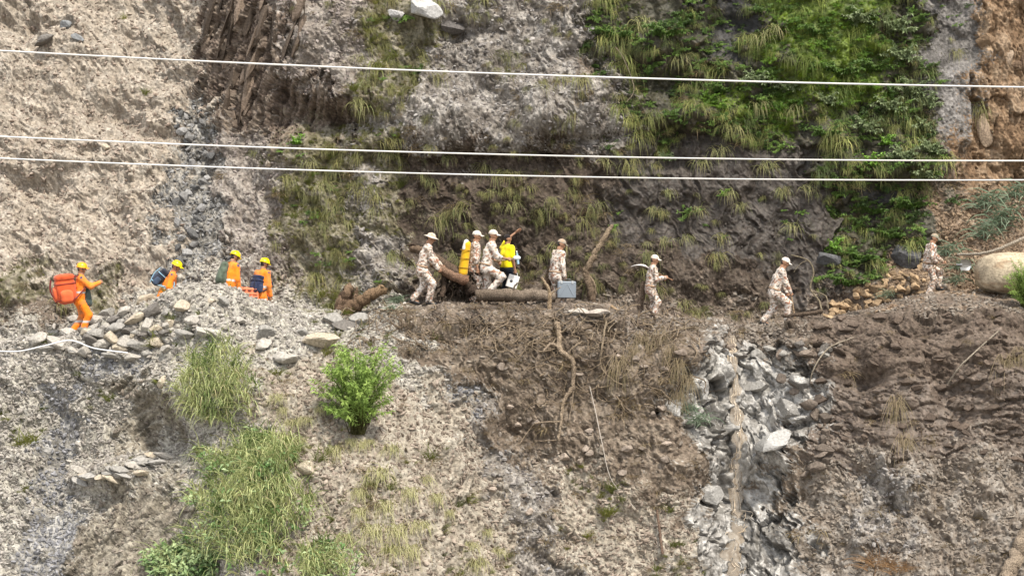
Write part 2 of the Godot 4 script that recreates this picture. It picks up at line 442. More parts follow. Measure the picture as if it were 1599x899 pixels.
const BUMPS := [   # px, py, half width, half height, depth (negative is hollow), z
	[235, 655, 62, 42, -0.5, 2.5], [250, 690, 40, 18, -0.35, 2.5], [300, 615, 40, 30, 0.35, 3], [85, 690, 45, 75, -0.55, 2.5],
	[90, 830, 40, 60, -0.3, 3], [180, 745, 90, 18, 0.35, 3], [510, 190, 95, 24, -0.75, -2.5], [905, 218, 60, 18, -0.5, -2],
	[760, 255, 170, 22, -0.45, -2], [690, 190, 80, 40, 0.4, -2], [850, 185, 70, 40, 0.45, -2], [1350, 592, 32, 13, -0.55, 2], [1310, 575, 20, 16, 0.25, 2],
	[1420, 512, 40, 14, -0.3, 1.5], [1500, 540, 60, 30, 0.25, 1.5], [715, 516, 55, 13, -0.4, 1.5], [620, 515, 30, 12, -0.25, 1.6], [950, 512, 20, 12, -0.3, 1.5],
	[60, 288, 50, 14, -0.35, -3], [25, 35, 45, 25, -0.4, -5], [100, 60, 40, 25, 0.25, -5], [190, 170, 60, 18, -0.25, -4.2], [240, 215, 40, 14, -0.25, -4],
	[120, 250, 60, 14, 0.25, -3.4], [1150, 30, 45, 50, -0.4, -2.5], [1390, 310, 70, 40, -0.45, -2], [1230, 100, 60, 30, 0.3, -2.3], [1100, 180, 70, 25, 0.35, -2.2],
	[1000, 60, 60, 30, 0.3, -2.5], [1050, 210, 60, 14, -0.3, -2.1], [660, 20, 40, 25, 0.4, -3], [720, 45, 40, 18, -0.5, -3], [460, 160, 40, 30, -0.4, -3],
	[1150, 700, 70, 40, 0.3, 2], [1150, 770, 60, 30, -0.25, 2], [1060, 570, 40, 40, 0.3, 1.7], [1560, 600, 60, 50, 0.2, 2.3], [440, 640, 80, 60, 0.2, 3.5],
	[1400, 452, 60, 22, 0.35, -1.6], [1520, 180, 20, 60, -0.3, -3], [1575, 210, 30, 40, 0.3, -3], [860, 410, 80, 30, -0.2, -1.8], [590, 300, 50, 40, 0.2, -2.2],
]

var ncol := 0
var nrow := 0
var gp := PackedVector3Array()   # ground points, row by row
var gn := PackedVector3Array()
var gr := PackedByteArray()
var fine_c := Vector2i()
var fine_r := Vector2i()
var row_mark := PackedInt32Array()
const LK := 3.0
var lk := PackedInt32Array()
const LW := 570
const LH := 330

func hermite(xs: PackedFloat32Array, ys: PackedFloat32Array, x: float) -> float:
	var m := xs.size()
	if x <= xs[0]: return ys[0]
	if x >= xs[m - 1]: return ys[m - 1]
	var k := 0
	while xs[k + 1] < x: k += 1
	var h := xs[k + 1] - xs[k]
	var t := (x - xs[k]) / h
	var d := (ys[k + 1] - ys[k]) / h
	var m0 := d if k == 0 else 0.5 * (d + (ys[k] - ys[k - 1]) / (xs[k] - xs[k - 1]))
	var m1 := d if k == m - 2 else 0.5 * (d + (ys[k + 2] - ys[k + 1]) / (xs[k + 2] - xs[k + 1]))
	var t2 := t * t
	var t3 := t2 * t
	return (2 * t3 - 3 * t2 + 1) * ys[k] + (t3 - 2 * t2 + t) * h * m0 + (-2 * t3 + 3 * t2) * ys[k + 1] + (t3 - t2) * h * m1

func noise(type: int, freq: float, oct: int, sd: int, frac := FastNoiseLite.FRACTAL_FBM) -> FastNoiseLite:
	var f := FastNoiseLite.new()
	f.noise_type = type
	f.frequency = freq
	f.seed = sd
	f.fractal_type = frac if oct > 1 else FastNoiseLite.FRACTAL_NONE
	f.fractal_octaves = oct
	return f

func terrain() -> void:
	regions()
	# columns
	var cols := PackedFloat32Array([-1700, -1300, -980, -740, -560, -430, -330, -255, -200, -155, -120, -92, -70, -52])
	fine_c.x = cols.size()
	var px := -40.0
	while px < 1640.0:
		cols.append(px)
		px += STEP * PXM
	fine_c.y = cols.size()
	for q in [1652, 1672, 1694, 1722, 1757, 1802, 1857, 1932, 2032, 2162, 2342, 2582, 2902, 3302]: cols.append(q)
	ncol = cols.size()
	# rows: (interval, t)
	var rs := PackedVector2Array()
	for k in RLEN.size():
		var steps: int
		if k == 0: steps = 8
		elif k == 1: steps = 14
		elif k == 2: steps = 30
		elif k == 14: steps = 34
		elif k == 15: steps = 14
		elif k == 8: steps = 44
		else: steps = int(RLEN[k] / STEP)
		row_mark.append(rs.size())
		for s in steps: rs.append(Vector2(k, float(s) / steps))
	rs.append(Vector2(RLEN.size() - 1, 1.0))
	nrow = rs.size()
	fine_r = Vector2i(row_mark[3], row_mark[14])
	gp.resize(ncol * nrow)
	gn.resize(ncol * nrow)
	gr.resize(ncol * nrow)
	var cpx := PackedFloat32Array(CPX)
	var lists := []
	for r in ROWS: lists.append([PackedFloat32Array(r[0]), PackedFloat32Array(r[1])])
	var w: Array[Vector3] = []
	w.resize(RLEN.size() + 1)
	for c in ncol:
		var x := cols[c]
		for k in 12: w[3 + k] = at(x, hermite(cpx, lists[k][0], x), hermite(cpx, lists[k][1], x))
		var z0: float = w[3].z
		w[2] = Vector3(w[3].x * 1.02, w[3].y - 4.0, z0 + 2.2)
		w[1] = Vector3(w[3].x, -15.5, 25)
		w[0] = Vector3(w[3].x, -16.5, 75)
		w[15] = w[14] + Vector3(0, 6.2, -3.4)
		w[16] = w[15] + Vector3(0, 9.0, -10)
		for j in nrow:
			var k := int(rs[j].x)
			var t := rs[j].y
			var h: float = RLEN[k]
			var d := (w[k + 1] - w[k]) / h
			var m0: Vector3 = d if k == 0 else 0.5 * (d + (w[k] - w[k - 1]) / RLEN[k - 1])
			var m1: Vector3 = d if k == 15 else 0.5 * (d + (w[k + 2] - w[k + 1]) / RLEN[k + 1])
			var t2 := t * t
			var t3 := t2 * t
			gp[j * ncol + c] = w[k] * (2 * t3 - 3 * t2 + 1) + m0 * ((t3 - 2 * t2 + t) * h) + w[k + 1] * (-2 * t3 + 3 * t2) + m1 * ((t3 - t2) * h)
	normals()
	# large hollows and bulges
	var dis := PackedFloat32Array()
	dis.resize(ncol * nrow)
	for b in BUMPS:
		var q := at(b[0], b[1], b[5])
		var rx: float = b[2] / PXM
		var ry: float = b[3] / PXM
		for c in range(fine_c.x, fine_c.y):
			if absf(gp[fine_r.x * ncol + c].x - q.x) > rx * 2.6 + 1.0: continue
			for j in range(fine_r.x, fine_r.y):
				var p := gp[j * ncol + c]
				var e := Vector2((p.x - q.x) / rx, (p.y - q.y) / ry).length_squared()
				if e < 5.0: dis[j * ncol + c] += b[4] * exp(-e)
	# relief and colour
	var nw := noise(FastNoiseLite.TYPE_SIMPLEX_SMOOTH, 1.1, 4, 11)
	var nl := noise(FastNoiseLite.TYPE_SIMPLEX_SMOOTH, 0.5, 3, 12)
	var nm := noise(FastNoiseLite.TYPE_SIMPLEX_SMOOTH, 2.2, 4, 13)
	var nr := noise(FastNoiseLite.TYPE_SIMPLEX, 1.0, 4, 14, FastNoiseLite.FRACTAL_RIDGED)
	var nf := noise(FastNoiseLite.TYPE_SIMPLEX, 9.0, 2, 15)
	var ns := noise(FastNoiseLite.TYPE_CELLULAR, 5.5, 1, 16)
	ns.cellular_return_type = FastNoiseLite.RETURN_DISTANCE
	var nsv := noise(FastNoiseLite.TYPE_CELLULAR, 5.5, 1, 16)
	nsv.cellular_return_type = FastNoiseLite.RETURN_CELL_VALUE
	var np := noise(FastNoiseLite.TYPE_CELLULAR, 13.0, 1, 17)
	np.cellular_return_type = FastNoiseLite.RETURN_DISTANCE
	var npv := noise(FastNoiseLite.TYPE_CELLULAR, 13.0, 1, 17)
	npv.cellular_return_type = FastNoiseLite.RETURN_CELL_VALUE
	var nb := noise(FastNoiseLite.TYPE_CELLULAR, 2.6, 1, 18)
	nb.cellular_return_type = FastNoiseLite.RETURN_DISTANCE2_SUB
	var nbv := noise(FastNoiseLite.TYPE_CELLULAR, 2.6, 1, 18)
	nbv.cellular_return_type = FastNoiseLite.RETURN_CELL_VALUE
	var cc := PackedColorArray()
	cc.resize(ncol * nrow)
	var q := PackedVector3Array()
	q.resize(ncol * nrow)
	for i in ncol * nrow:
		var p := gp[i]
		var wa := nw.get_noise_3dv(p)
		var wb := nw.get_noise_3d(p.x + 31.0, p.y, p.z)
		var ru := clampi(int((p.x + wa * 1.0 - RX0) / RCELL), 0, RW - 1)
		var rv := clampi(int((p.y + wb * 0.9 - RY0) / RCELL), 0, RH - 1)
		var id := rmap[rv * RW + ru]
		gr[i] = id
		var kd: Array = KIND[id]
		var mid := nm.get_noise_3dv(p)
		var fi := nf.get_noise_3dv(p)
		var rid := nr.get_noise_3dv(p)
		var patch := clampf(0.62 + 1.5 * nl.get_noise_3d(p.x * 1.7 + 50.0, p.y * 1.7, p.z * 1.7), 0.12, 1.25)
		if id == R.WET or id == R.STRATA or id == R.OCHRE: patch = 1.0
		var d: float = dis[i] + nl.get_noise_3dv(p) * kd[3] * 2.4 + mid * kd[4] * 1.5 * (0.5 + 0.5 * patch) + rid * kd[5] * patch + fi * kd[10] * patch
		var shade := 1.0
		var tone := mid * 1.1 + fi * 0.5 + rid * 0.25
		if kd[6] > 0.0:
			var e := ns.get_noise_3dv(p) + 1.0
			var s := nsv.get_noise_3dv(p)
			d += patch * kd[6] * (0.35 + 0.65 * absf(s)) * 1.6 * sqrt(maxf(0.0, 1.0 - e * e * 1.6))
			tone += s * minf(kd[6] * 10.0, 0.5)
		if kd[7] > 0.0:
			var e := np.get_noise_3dv(p) + 1.0
			var s := npv.get_noise_3dv(p)
			d += patch * kd[7] * (0.3 + 0.7 * absf(s)) * 1.8 * sqrt(maxf(0.0, 1.0 - e * e * 1.6))
			shade *= 1.0 + 0.28 * s * minf(1.0, patch + 0.3)
		if kd[8] > 0.0:
			var fx: Array = FACET[id]
			var u: float = (p.x * fx[0] + p.y * fx[1]) * fx[2] + wa * 0.5
			var v: float = (p.y * fx[0] - p.x * fx[1] + p.z * 0.4) * fx[3] + wb * 0.5
			for pass_no in 2:
				var k := 1.0 if pass_no == 0 else 2.3
				var e := facet(u * k + pass_no * 17.0, v * k, id * 7 + pass_no)
				var gx := fmod(e.z * 57.31, 1.0) - 0.5
				var gy := fmod(e.z * 131.7, 1.0) - 0.5
				gy = gy * (1.0 - fx[4]) - fx[4] * 0.75
				var amp: float = kd[8] * (0.35 + 0.65 * patch) * (1.0 if pass_no == 0 else 0.42)
				d += amp * (1.5 * (e.x * gx + e.y * gy) + 0.55 * (e.z - 0.5) - fx[5] * maxf(0.0, 1.0 - e.w * 7.0))
				tone += (e.z - 0.5) * (1.5 if id == R.WET and pass_no == 0 else 0.55)
		if id == R.SLOPE or id == R.PALE or id == R.GRAVEL or id == R.SOIL or id == R.MUDLOW or id == R.GREY or id == R.PINK or id == R.DARKSOIL or id == R.DARKROCK or id == R.OLIVE:
			var al := Vector2(0.77, -0.64) if id == R.SLOPE else (Vector2(0.55, -0.83) if id == R.GRAVEL or id == R.PALE else Vector2(0.28, -0.96))
			var s := nr.get_noise_3d((p.x * -al.y + p.y * al.x) * 0.85 + wa * 0.5, (p.x * al.x + p.y * al.y) * 0.24, p.z * 0.2 + 40.0)
			var s2 := nr.get_noise_3d((p.x * -al.y + p.y * al.x) * 3.1 + wa, (p.x * al.x + p.y * al.y) * 0.7, 80.0)
			d += 0.15 * s + (0.07 if id == R.SOIL or id == R.SLOPE else 0.035) * s2
			tone += s * 0.35 + s2 * 0.35
		if kd[9] > 0.0:
			var a := p.x * 0.94 - p.y * 0.33 if id == R.STRATA else (p.x * -0.66 + p.y * 0.75 if id == R.SHALE else p.x)
			var b2 := p.x * 0.33 + p.y * 0.94 if id == R.STRATA else (p.x * 0.75 + p.y * 0.66 if id == R.SHALE else p.y)
			var s := nr.get_noise_3d(a * 2.6 + wa * 0.5, b2 * 0.35, p.z * 0.5)
			var s2 := nr.get_noise_3d(a * 7.0 + wa, b2 * 0.8 + 9.0, p.z)
			d += kd[9] * (s * 1.0 + s2 * 0.4)
			tone += s2 * 0.5
		if id == R.GRAVEL or id == R.SLOPE or id == R.PALE: tone *= 0.62
		tone = clampf(tone, -1.0, 1.0)
		var ck: Array = KIND[rmap[clampi(int((p.y + wb * 0.9 + rng.randfn(0.0, 0.16) - RY0) / RCELL), 0, RH - 1) * RW + clampi(int((p.x + wa * 1.0 + rng.randfn(0.0, 0.16) - RX0) / RCELL), 0, RW - 1)]]
		var base: Color = ck[0]
		var col: Color = base.lerp(ck[1], -tone) if tone < 0.0 else base.lerp(ck[2], tone)
		shade *= 1.0 + rng.randf_range(-0.13, 0.13)
		cc[i] = Color(col.r * shade, col.g * shade, col.b * shade)
		var jr := i / ncol
		if jr >= (row_mark[7] + row_mark[8]) / 2 and jr <= row_mark[9]: d *= 0.35
		q[i] = p + gn[i] * d
	gp = q
	normals()
	# pieces of the setting, by where they are and what they are made of
	var sets := {}
	var names := {}
	var mrk := row_mark
	for j in nrow - 1:
		var zone := 0 if j < mrk[6] else (1 if j < mrk[9] else 2)
		for c in ncol - 1:
			var a := j * ncol + c
			var id := gr[a]
			var key := "slope" if zone == 0 else ("path" if zone == 1 else "cliff")
			if j < mrk[1] : key = "valley_ground"
			elif id == R.WET and zone == 0: key = "wet_rock_face"
			elif (id == R.MUD or id == R.MUDLOW) and zone == 0: key = "mud_bank"
			elif (id == R.GRAVEL or id == R.BLUE or id == R.SHALE) and zone < 2: key = "gravel_mound"
			elif (id == R.SLOPE or id == R.GULLY) and zone == 2: key = "landslide_slope"
			elif id == R.OCHRE: key = "ochre_rock_wall"
			elif id == R.GREEN or id == R.MOSS: key = "mossy_cliff"
			elif id == R.DARKROCK or id == R.BLACK: key = "dark_rock_cliff"
			if not sets.has(key): sets[key] = PackedInt32Array()
			var ar: PackedInt32Array = sets[key]
			ar.append(a); ar.append(a + ncol); ar.append(a + 1)
			ar.append(a + 1); ar.append(a + ncol); ar.append(a + ncol + 1)
			sets[key] = ar
	var says := {
		"slope": "brown muddy slope with roots and stones under the path", "path": "narrow trampled soil path across the hillside", "cliff": "steep rock and soil cliff behind the path",
		"valley_ground": "valley ground in front of the hillside", "wet_rock_face": "grey wet rock face beside the muddy stream", "mud_bank": "dark brown cracked mud bank right of the stream",
		"gravel_mound": "pale grey gravel mound in front of the orange-suited walkers", "landslide_slope": "bare pale landslide slope behind the orange-suited walkers",
		"ochre_rock_wall": "ochre brown rock wall above the round boulder", "mossy_cliff": "dark cliff under green moss and hanging plants", "dark_rock_cliff": "dark smooth damp rock behind the path",
	}
	for key in sets:
		var src: PackedInt32Array = sets[key]
		var re := PackedInt32Array()
		re.resize(ncol * nrow)
		re.fill(-1)
		var v := PackedVector3Array()
		var n := PackedVector3Array()
		var co := PackedColorArray()
		var ix := PackedInt32Array()
		ix.resize(src.size())
		for i in src.size():
			var s := src[i]
			if re[s] < 0:
				re[s] = v.size()
				v.append(gp[s]); n.append(gn[s]); co.append(cc[s])
			ix[i] = re[s]
		var a := []
		a.resize(Mesh.ARRAY_MAX)
		a[Mesh.ARRAY_VERTEX] = v
		a[Mesh.ARRAY_NORMAL] = n
		a[Mesh.ARRAY_COLOR] = co
		a[Mesh.ARRAY_INDEX] = ix
		var me := ArrayMesh.new()
		me.add_surface_from_arrays(Mesh.PRIMITIVE_TRIANGLES, a)
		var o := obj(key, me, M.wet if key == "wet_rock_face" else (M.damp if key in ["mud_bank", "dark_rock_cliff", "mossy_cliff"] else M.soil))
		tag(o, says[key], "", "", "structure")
	# where each part of the picture meets the ground
	lk.resize(LW * LH)
	lk.fill(-1)
	for j in range(fine_r.x, fine_r.y):
		for c in range(fine_c.x, fine_c.y):
			var i := j * ncol + c
			var s := pixel(gp[i])
			var u := int((s.x + 50) / LK)
			var t := int((s.y + 50) / LK)
			if u < 0 or t < 0 or u >= LW or t >= LH: continue
			var k := t * LW + u
			if lk[k] < 0 or gp[i].z > gp[lk[k]].z: lk[k] = i

func normals() -> void:
	for j in nrow:
		var ja := maxi(j - 1, 0) * ncol
		var jb := mini(j + 1, nrow - 1) * ncol
		for c in ncol:
			var ca := maxi(c - 1, 0)
			var cb := mini(c + 1, ncol - 1)
			gn[j * ncol + c] = (gp[j * ncol + cb] - gp[j * ncol + ca]).cross(gp[jb + c] - gp[ja + c]).normalized()

func hit(px: float, py: float) -> int:   # the ground vertex seen at a place of the picture
	var u := int((px + 50) / LK)
	var t := int((py + 50) / LK)
	for r in 6:
		for dy in range(-r, r + 1):
			for dx in range(-r, r + 1):
				if maxi(absi(dx), absi(dy)) != r: continue
				var a := u + dx
				var b := t + dy
				if a >= 0 and b >= 0 and a < LW and b < LH and lk[b * LW + a] >= 0: return lk[b * LW + a]
	return fine_r.x * ncol + fine_c.x

func on(px: float, py: float, lift := 0.0) -> Vector3:
	var i := hit(px, py)
	return gp[i] + gn[i] * lift

func ground_y(x: float, z: float) -> float:   # height of the path
	var best := 1e9
	var y := 0.0
	for c in range(fine_c.x, fine_c.y, 1):
		if absf(gp[row_mark[8] * ncol + c].x - x) > 0.25: continue
		for j in range(row_mark[6], row_mark[10]):
			var p := gp[j * ncol + c]
			var e := Vector2(p.x - x, p.z - z).length_squared()
			if e < best: best = e; y = p.y
	return y

# ---------------------------------------------------------------- stones, roots, plants
func rock_arrays(sd: int, sub: int, cuts: int, flat := 1.0) -> Array:   # a broken stone: a ball cut by planes
	var r := RandomNumberGenerator.new()
	r.seed = sd
	var tris: Array[Vector3] = []
	for sx in [-1.0, 1.0]:
		for sy in [-1.0, 1.0]:
			for sz in [-1.0, 1.0]:
				var t: Array[Vector3] = [Vector3(sx, 0, 0), Vector3(0, sy, 0), Vector3(0, 0, sz)]
				if sx * sy * sz < 0: t = [t[0], t[2], t[1]]
				tris.append_array(t)
	for s in sub:
		var nx: Array[Vector3] = []
		for i in range(0, tris.size(), 3):
			var a := tris[i]; var b := tris[i + 1]; var d := tris[i + 2]
			var ab := (a + b).normalized(); var bd := (b + d).normalized(); var da := (d + a).normalized()
			nx.append_array([a, ab, da, ab, b, bd, da, bd, d, ab, bd, da])
		tris = nx
	var pl := []
	for k in cuts:
		var m := Vector3(r.randf_range(-1, 1), r.randf_range(-1, 1), r.randf_range(-1, 1)).normalized()
		pl.append([m, r.randf_range(0.5, 0.85)])
	var v := PackedVector3Array(); var n := PackedVector3Array(); var ix := PackedInt32Array()
	var cut := {}
	for i in tris.size():
		var p := tris[i]
		var key := p.snapped(Vector3.ONE * 0.001)
		if not cut.has(key):
			var q := p
			for e in pl:
				var over: float = q.dot(e[0]) - e[1]
				if over > 0.0: q -= e[0] * over
			q += Vector3(r.randf_range(-1, 1), r.randf_range(-1, 1), r.randf_range(-1, 1)) * 0.02
			q.y *= flat
			cut[key] = q
		v.append(cut[key])
	for i in range(0, v.size(), 3):
		var m := (v[i + 1] - v[i]).cross(v[i + 2] - v[i]).normalized()
		n.append(m); n.append(m); n.append(m)
		ix.append(i); ix.append(i + 1); ix.append(i + 2)
	return [v, n, ix]

func arrays_mesh(o: Array, col := Color.WHITE) -> ArrayMesh:
	var b := MB.new()
	b.add([o[0], o[1], PackedInt32Array()], Transform3D(), col)
	for i in range(0, o[2].size(), 3): b.tri_i(o[2][i], o[2][i + 1], o[2][i + 2])
	return b.mesh()

var rocks: Array[ArrayMesh] = []
var slabs: Array[ArrayMesh] = []
var chips: Array[ArrayMesh] = []
func stone_kinds() -> void:
	for k in 9: rocks.append(arrays_mesh(rock_arrays(100 + k, 3, 13)))
	for k in 6: slabs.append(arrays_mesh(rock_arrays(130 + k, 3, 11, 0.5)))
	for k in 5: chips.append(arrays_mesh(rock_arrays(160 + k, 1, 8, 0.7)))

var tones := {}
func stone(tone: Color, wet := false) -> StandardMaterial3D:
	var key := "%s%s" % [tone, wet]
	if not tones.has(key):
		var m: StandardMaterial3D = (M.wetstone if wet else M.stone).duplicate()
		m.albedo_color = tone.linear_to_srgb()
		tones[key] = m
	return tones[key]

func rock(px: float, py: float, wpx: float, hpx: float, tone: Color, called: String, label: String, group := "", flat := false, roll := 0.0, wet := false, sink := 0.27) -> MeshInstance3D:
	var me: ArrayMesh = slabs[rng.randi() % slabs.size()] if flat else rocks[rng.randi() % rocks.size()]
	var o := obj(called, me, stone(tone, wet))
	var w := wpx / PXM * 0.62
	var h := hpx / PXM * (1.15 if flat else 0.62)
	var dep := (w + h) * 0.5 if not flat else w * 0.75
	var i := hit(px, py)
	o.basis = Basis(Vector3(0, 0, 1), roll) * Basis.from_scale(Vector3(w, h, dep)) * Basis(Vector3.UP, rng.randf() * TAU) * Basis(Vector3.RIGHT, rng.randf_range(-0.3, 0.3))
	o.position = gp[i] + gn[i] * (minf(h, dep) * (0.5 - sink))
	tag(o, label, "rock", group)
	return o

func scatter(called: String, piece: String, meshes: Array, m: Material, count: int, dens: Dictionary, smin: float, smax: float, cols: Dictionary, upright: float, label: String, mask: FastNoiseLite = null, cut := 0.0, lift := 0.0, stretch := 1.0, zones := Vector2i(0, 99)) -> void:
	# many small copies of a few meshes on the ground, more where dens says so
	var sets := []
	for k in meshes.size(): sets.append([])
	var tries := 0
	var got := 0
	while got < count and tries < count * 60:
		tries += 1
		var j := rng.randi_range(fine_r.x, fine_r.y - 1)
		var i := j * ncol + rng.randi_range(fine_c.x, fine_c.y - 1)
		if j >= row_mark[8] and j < row_mark[9] and rng.randf() < 0.5: continue
		if j < row_mark[mini(zones.x, 15)] or (zones.y < 16 and j >= row_mark[zones.y]): continue
		var dn: float = dens.get(gr[i], 0.0)
		if dn <= 0.0 or rng.randf() > dn: continue
		if mask and mask.get_noise_3dv(gp[i]) < cut: continue
		got += 1
		var s := smin * pow(smax / smin, pow(rng.randf(), 2.2))
		var nn := gn[i]
		var bas: Basis
		if upright >= 0.0:   # plants: up stays up, outward from the slope
			var out := Vector3(nn.x + rng.randf_range(-0.4, 0.4), 0, maxf(nn.z, 0.2)).normalized()
			var up := (Vector3.UP * upright + nn * (1.0 - upright)).normalized()
			var sd := up.cross(out).normalized()
			bas = Basis(sd, up, sd.cross(up)).scaled(Vector3(s, s * rng.randf_range(0.8, 1.25), s))
		else:
			bas = Basis(Vector3(rng.randf_range(-1, 1), rng.randf_range(-1, 1), rng.randf_range(-1, 1)).normalized(), rng.randf() * TAU) * Basis.from_scale(Vector3(s * stretch, s * rng.randf_range(0.5, 1.0), s * rng.randf_range(0.6, 1.0)))
		var pal: Array = cols.get(gr[i], cols[-1])
		var c: Color = (pal[0] as Color).lerp(pal[1], rng.randf())
		var v := rng.randf_range(0.8, 1.2)
		sets[rng.randi() % meshes.size()].append([Transform3D(bas, gp[i] + nn * (lift * s)), Color(c.r * v, c.g * v, c.b * v)])
	var root := Node3D.new()
	root.name = numbered(called)
	add_child(root)
	tag(root, label, "", "", "stuff")
	for k in meshes.size():
		if sets[k].is_empty(): continue
		var mm := MultiMesh.new()
		mm.transform_format = MultiMesh.TRANSFORM_3D
		mm.use_colors = true
		mm.mesh = meshes[k]
		mm.instance_count = sets[k].size()
		for i in sets[k].size():
			mm.set_instance_transform(i, sets[k][i][0])
			mm.set_instance_color(i, sets[k][i][1])
		var o := MultiMeshInstance3D.new()
		o.name = piece if k == 0 else "%s_%03d" % [piece, k]
		o.multimesh = mm
		o.material_override = m
		root.add_child(o, true)
		o.set_meta("kind", "stuff")

func spline(pts: PackedVector3Array, per: int) -> PackedVector3Array:
	var out := PackedVector3Array()
	for i in pts.size() - 1:
		var a := pts[maxi(i - 1, 0)]; var b := pts[i]; var d := pts[i + 1]; var e := pts[mini(i + 2, pts.size() - 1)]
		for s in per: out.append(b.cubic_interpolate(d, a, e, float(s) / per))
	out.append(pts[pts.size() - 1])
	return out

func wobble(pts: PackedVector3Array, amount: float, sd: int) -> PackedVector3Array:
	var r := RandomNumberGenerator.new()
	r.seed = sd
	for i in range(1, pts.size() - 1): pts[i] += Vector3(r.randf_range(-1, 1), r.randf_range(-1, 1), r.randf_range(-1, 1)) * amount
	return pts

func limb(b: MB, pts: PackedVector3Array, r0: float, r1: float, c0: Color, c1: Color, sides := 7, lump := 0.10, sd := 3) -> void:
	var q := wobble(spline(pts, 10 if r0 > 0.06 else 6), r0 * 0.22, sd)
	var rad := PackedFloat32Array()
	for i in q.size(): rad.append(lerpf(r0, r1, pow(float(i) / (q.size() - 1), 0.85)))
	b.tube(q, rad, sides, c0, c1, lump, sd)

func lay(list: Array) -> PackedVector3Array:   # [px, py, lift] on the ground, [px, py, z, 1] in the open
	var out := PackedVector3Array()
	for e in list:
		out.append(at(e[0], e[1], e[2]) if e.size() > 3 else on(e[0], e[1], e[2]))
	return out

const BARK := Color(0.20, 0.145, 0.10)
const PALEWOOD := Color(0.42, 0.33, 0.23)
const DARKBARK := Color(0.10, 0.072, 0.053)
func branch(called: String, label: String, category: String, list: Array, r0: float, r1: float, c0: Color, c1: Color, twigs := [], group := "") -> Node3D:
	var pts := lay(list)
	var o := thing(called, label, category, pts[0], group)
	var b := MB.new()
	for i in pts.size(): pts[i] -= o.position
	limb(b, pts, r0, r1, c0, c1, 14 if r0 > 0.06 else 8, 0.17 if r0 > 0.06 else 0.10, list.size() * 7 + int(list[0][0]))
	obj("stem", b.mesh(), M.wood, o)
	for t in twigs:
		var q := lay(t[0])
		for i in q.size(): q[i] -= o.position
		var bt := MB.new()
		limb(bt, q, t[1], t[2], c1, c1.lerp(c0, 0.3), 6, 0.08, int(t[0][0][0]))
		obj("side_branch", bt.mesh(), M.wood, o)
	return o

func tuft_mesh(sd: int, blades: int, spread: float, up: float, outw: float, side: float, lmin: float, lmax: float, width: float, droop: float, c0: Color, c1: Color, c2: Color) -> ArrayMesh:
	var r := RandomNumberGenerator.new()
	r.seed = sd
	var b := MB.new()
	for k in blades:
		var p := Vector3(r.randf_range(-1, 1) * spread, r.randf_range(-0.5, 0.5) * spread, r.randf_range(-0.2, 0.3) * spread)
		var d := Vector3(r.randf_range(-1, 1) * side, up * r.randf_range(0.5, 1.2), outw * r.randf_range(0.2, 1.2) + r.randf_range(-0.15, 0.15))
		var tip := c1.lerp(c2, r.randf())
		b.blade(p, d, r.randf_range(lmin, lmax), width * r.randf_range(0.7, 1.3), droop * r.randf_range(0.7, 1.3), 4, c0.lerp(tip, 0.3), tip)
	return b.mesh()

func leafy_mesh(sd: int, stems: int, per: int, size: Vector3, ll: float, lw: float, c0: Color, c1: Color, hang := 0.2) -> ArrayMesh:   # stems that carry leaves to their tips
	var r := RandomNumberGenerator.new()
	r.seed = sd
	var b := MB.new()
	for k in stems:
		var d := Vector3(r.randf_range(-1, 1) * size.x, r.randf_range(0.15, 1.0) * size.y, r.randf_range(-0.3, 1.0) * size.z)
		var len := r.randf_range(0.6, 1.05)
		var p := Vector3(r.randf_range(-0.12, 0.12) * size.x, 0, r.randf_range(-0.1, 0.1) * size.z)
		var tone := r.randf()
		var pts := PackedVector3Array()
		for s in 5:
			pts.append(p)
			p += d * len / 4.0
			d += Vector3(0, -hang * size.y * 0.7, 0)
		b.tube(pts, PackedFloat32Array([0.008, 0.007, 0.006, 0.005, 0.003]), 3, Color(0.12, 0.11, 0.05), Color(0.10, 0.12, 0.04))
		for q in per:
			var f := pow(r.randf(), 0.6) * 3.99
			var i := int(f)
			var at0 := pts[i].lerp(pts[i + 1], f - i)
			var dir := Vector3(r.randf_range(-1, 1), r.randf_range(-0.7, 0.5), r.randf_range(-0.6, 1)).normalized()
			var m := Vector3(r.randf_range(-0.5, 0.5), 1.0, r.randf_range(0.0, 0.8)).normalized()
			var c := c0.lerp(c1, clampf(tone * 0.6 + r.randf() * 0.5, 0, 1))
			b.leaf(at0, dir, m, ll * r.randf_range(0.6, 1.3), lw * r.randf_range(0.7, 1.2), c)
	return b.mesh()

# ---------------------------------------------------------------- people
const EDGES := [[0, 1], [2, 3], [4, 5], [6, 7], [0, 2], [1, 3], [4, 6], [5, 7], [0, 4], [1, 5], [2, 6], [3, 7]]

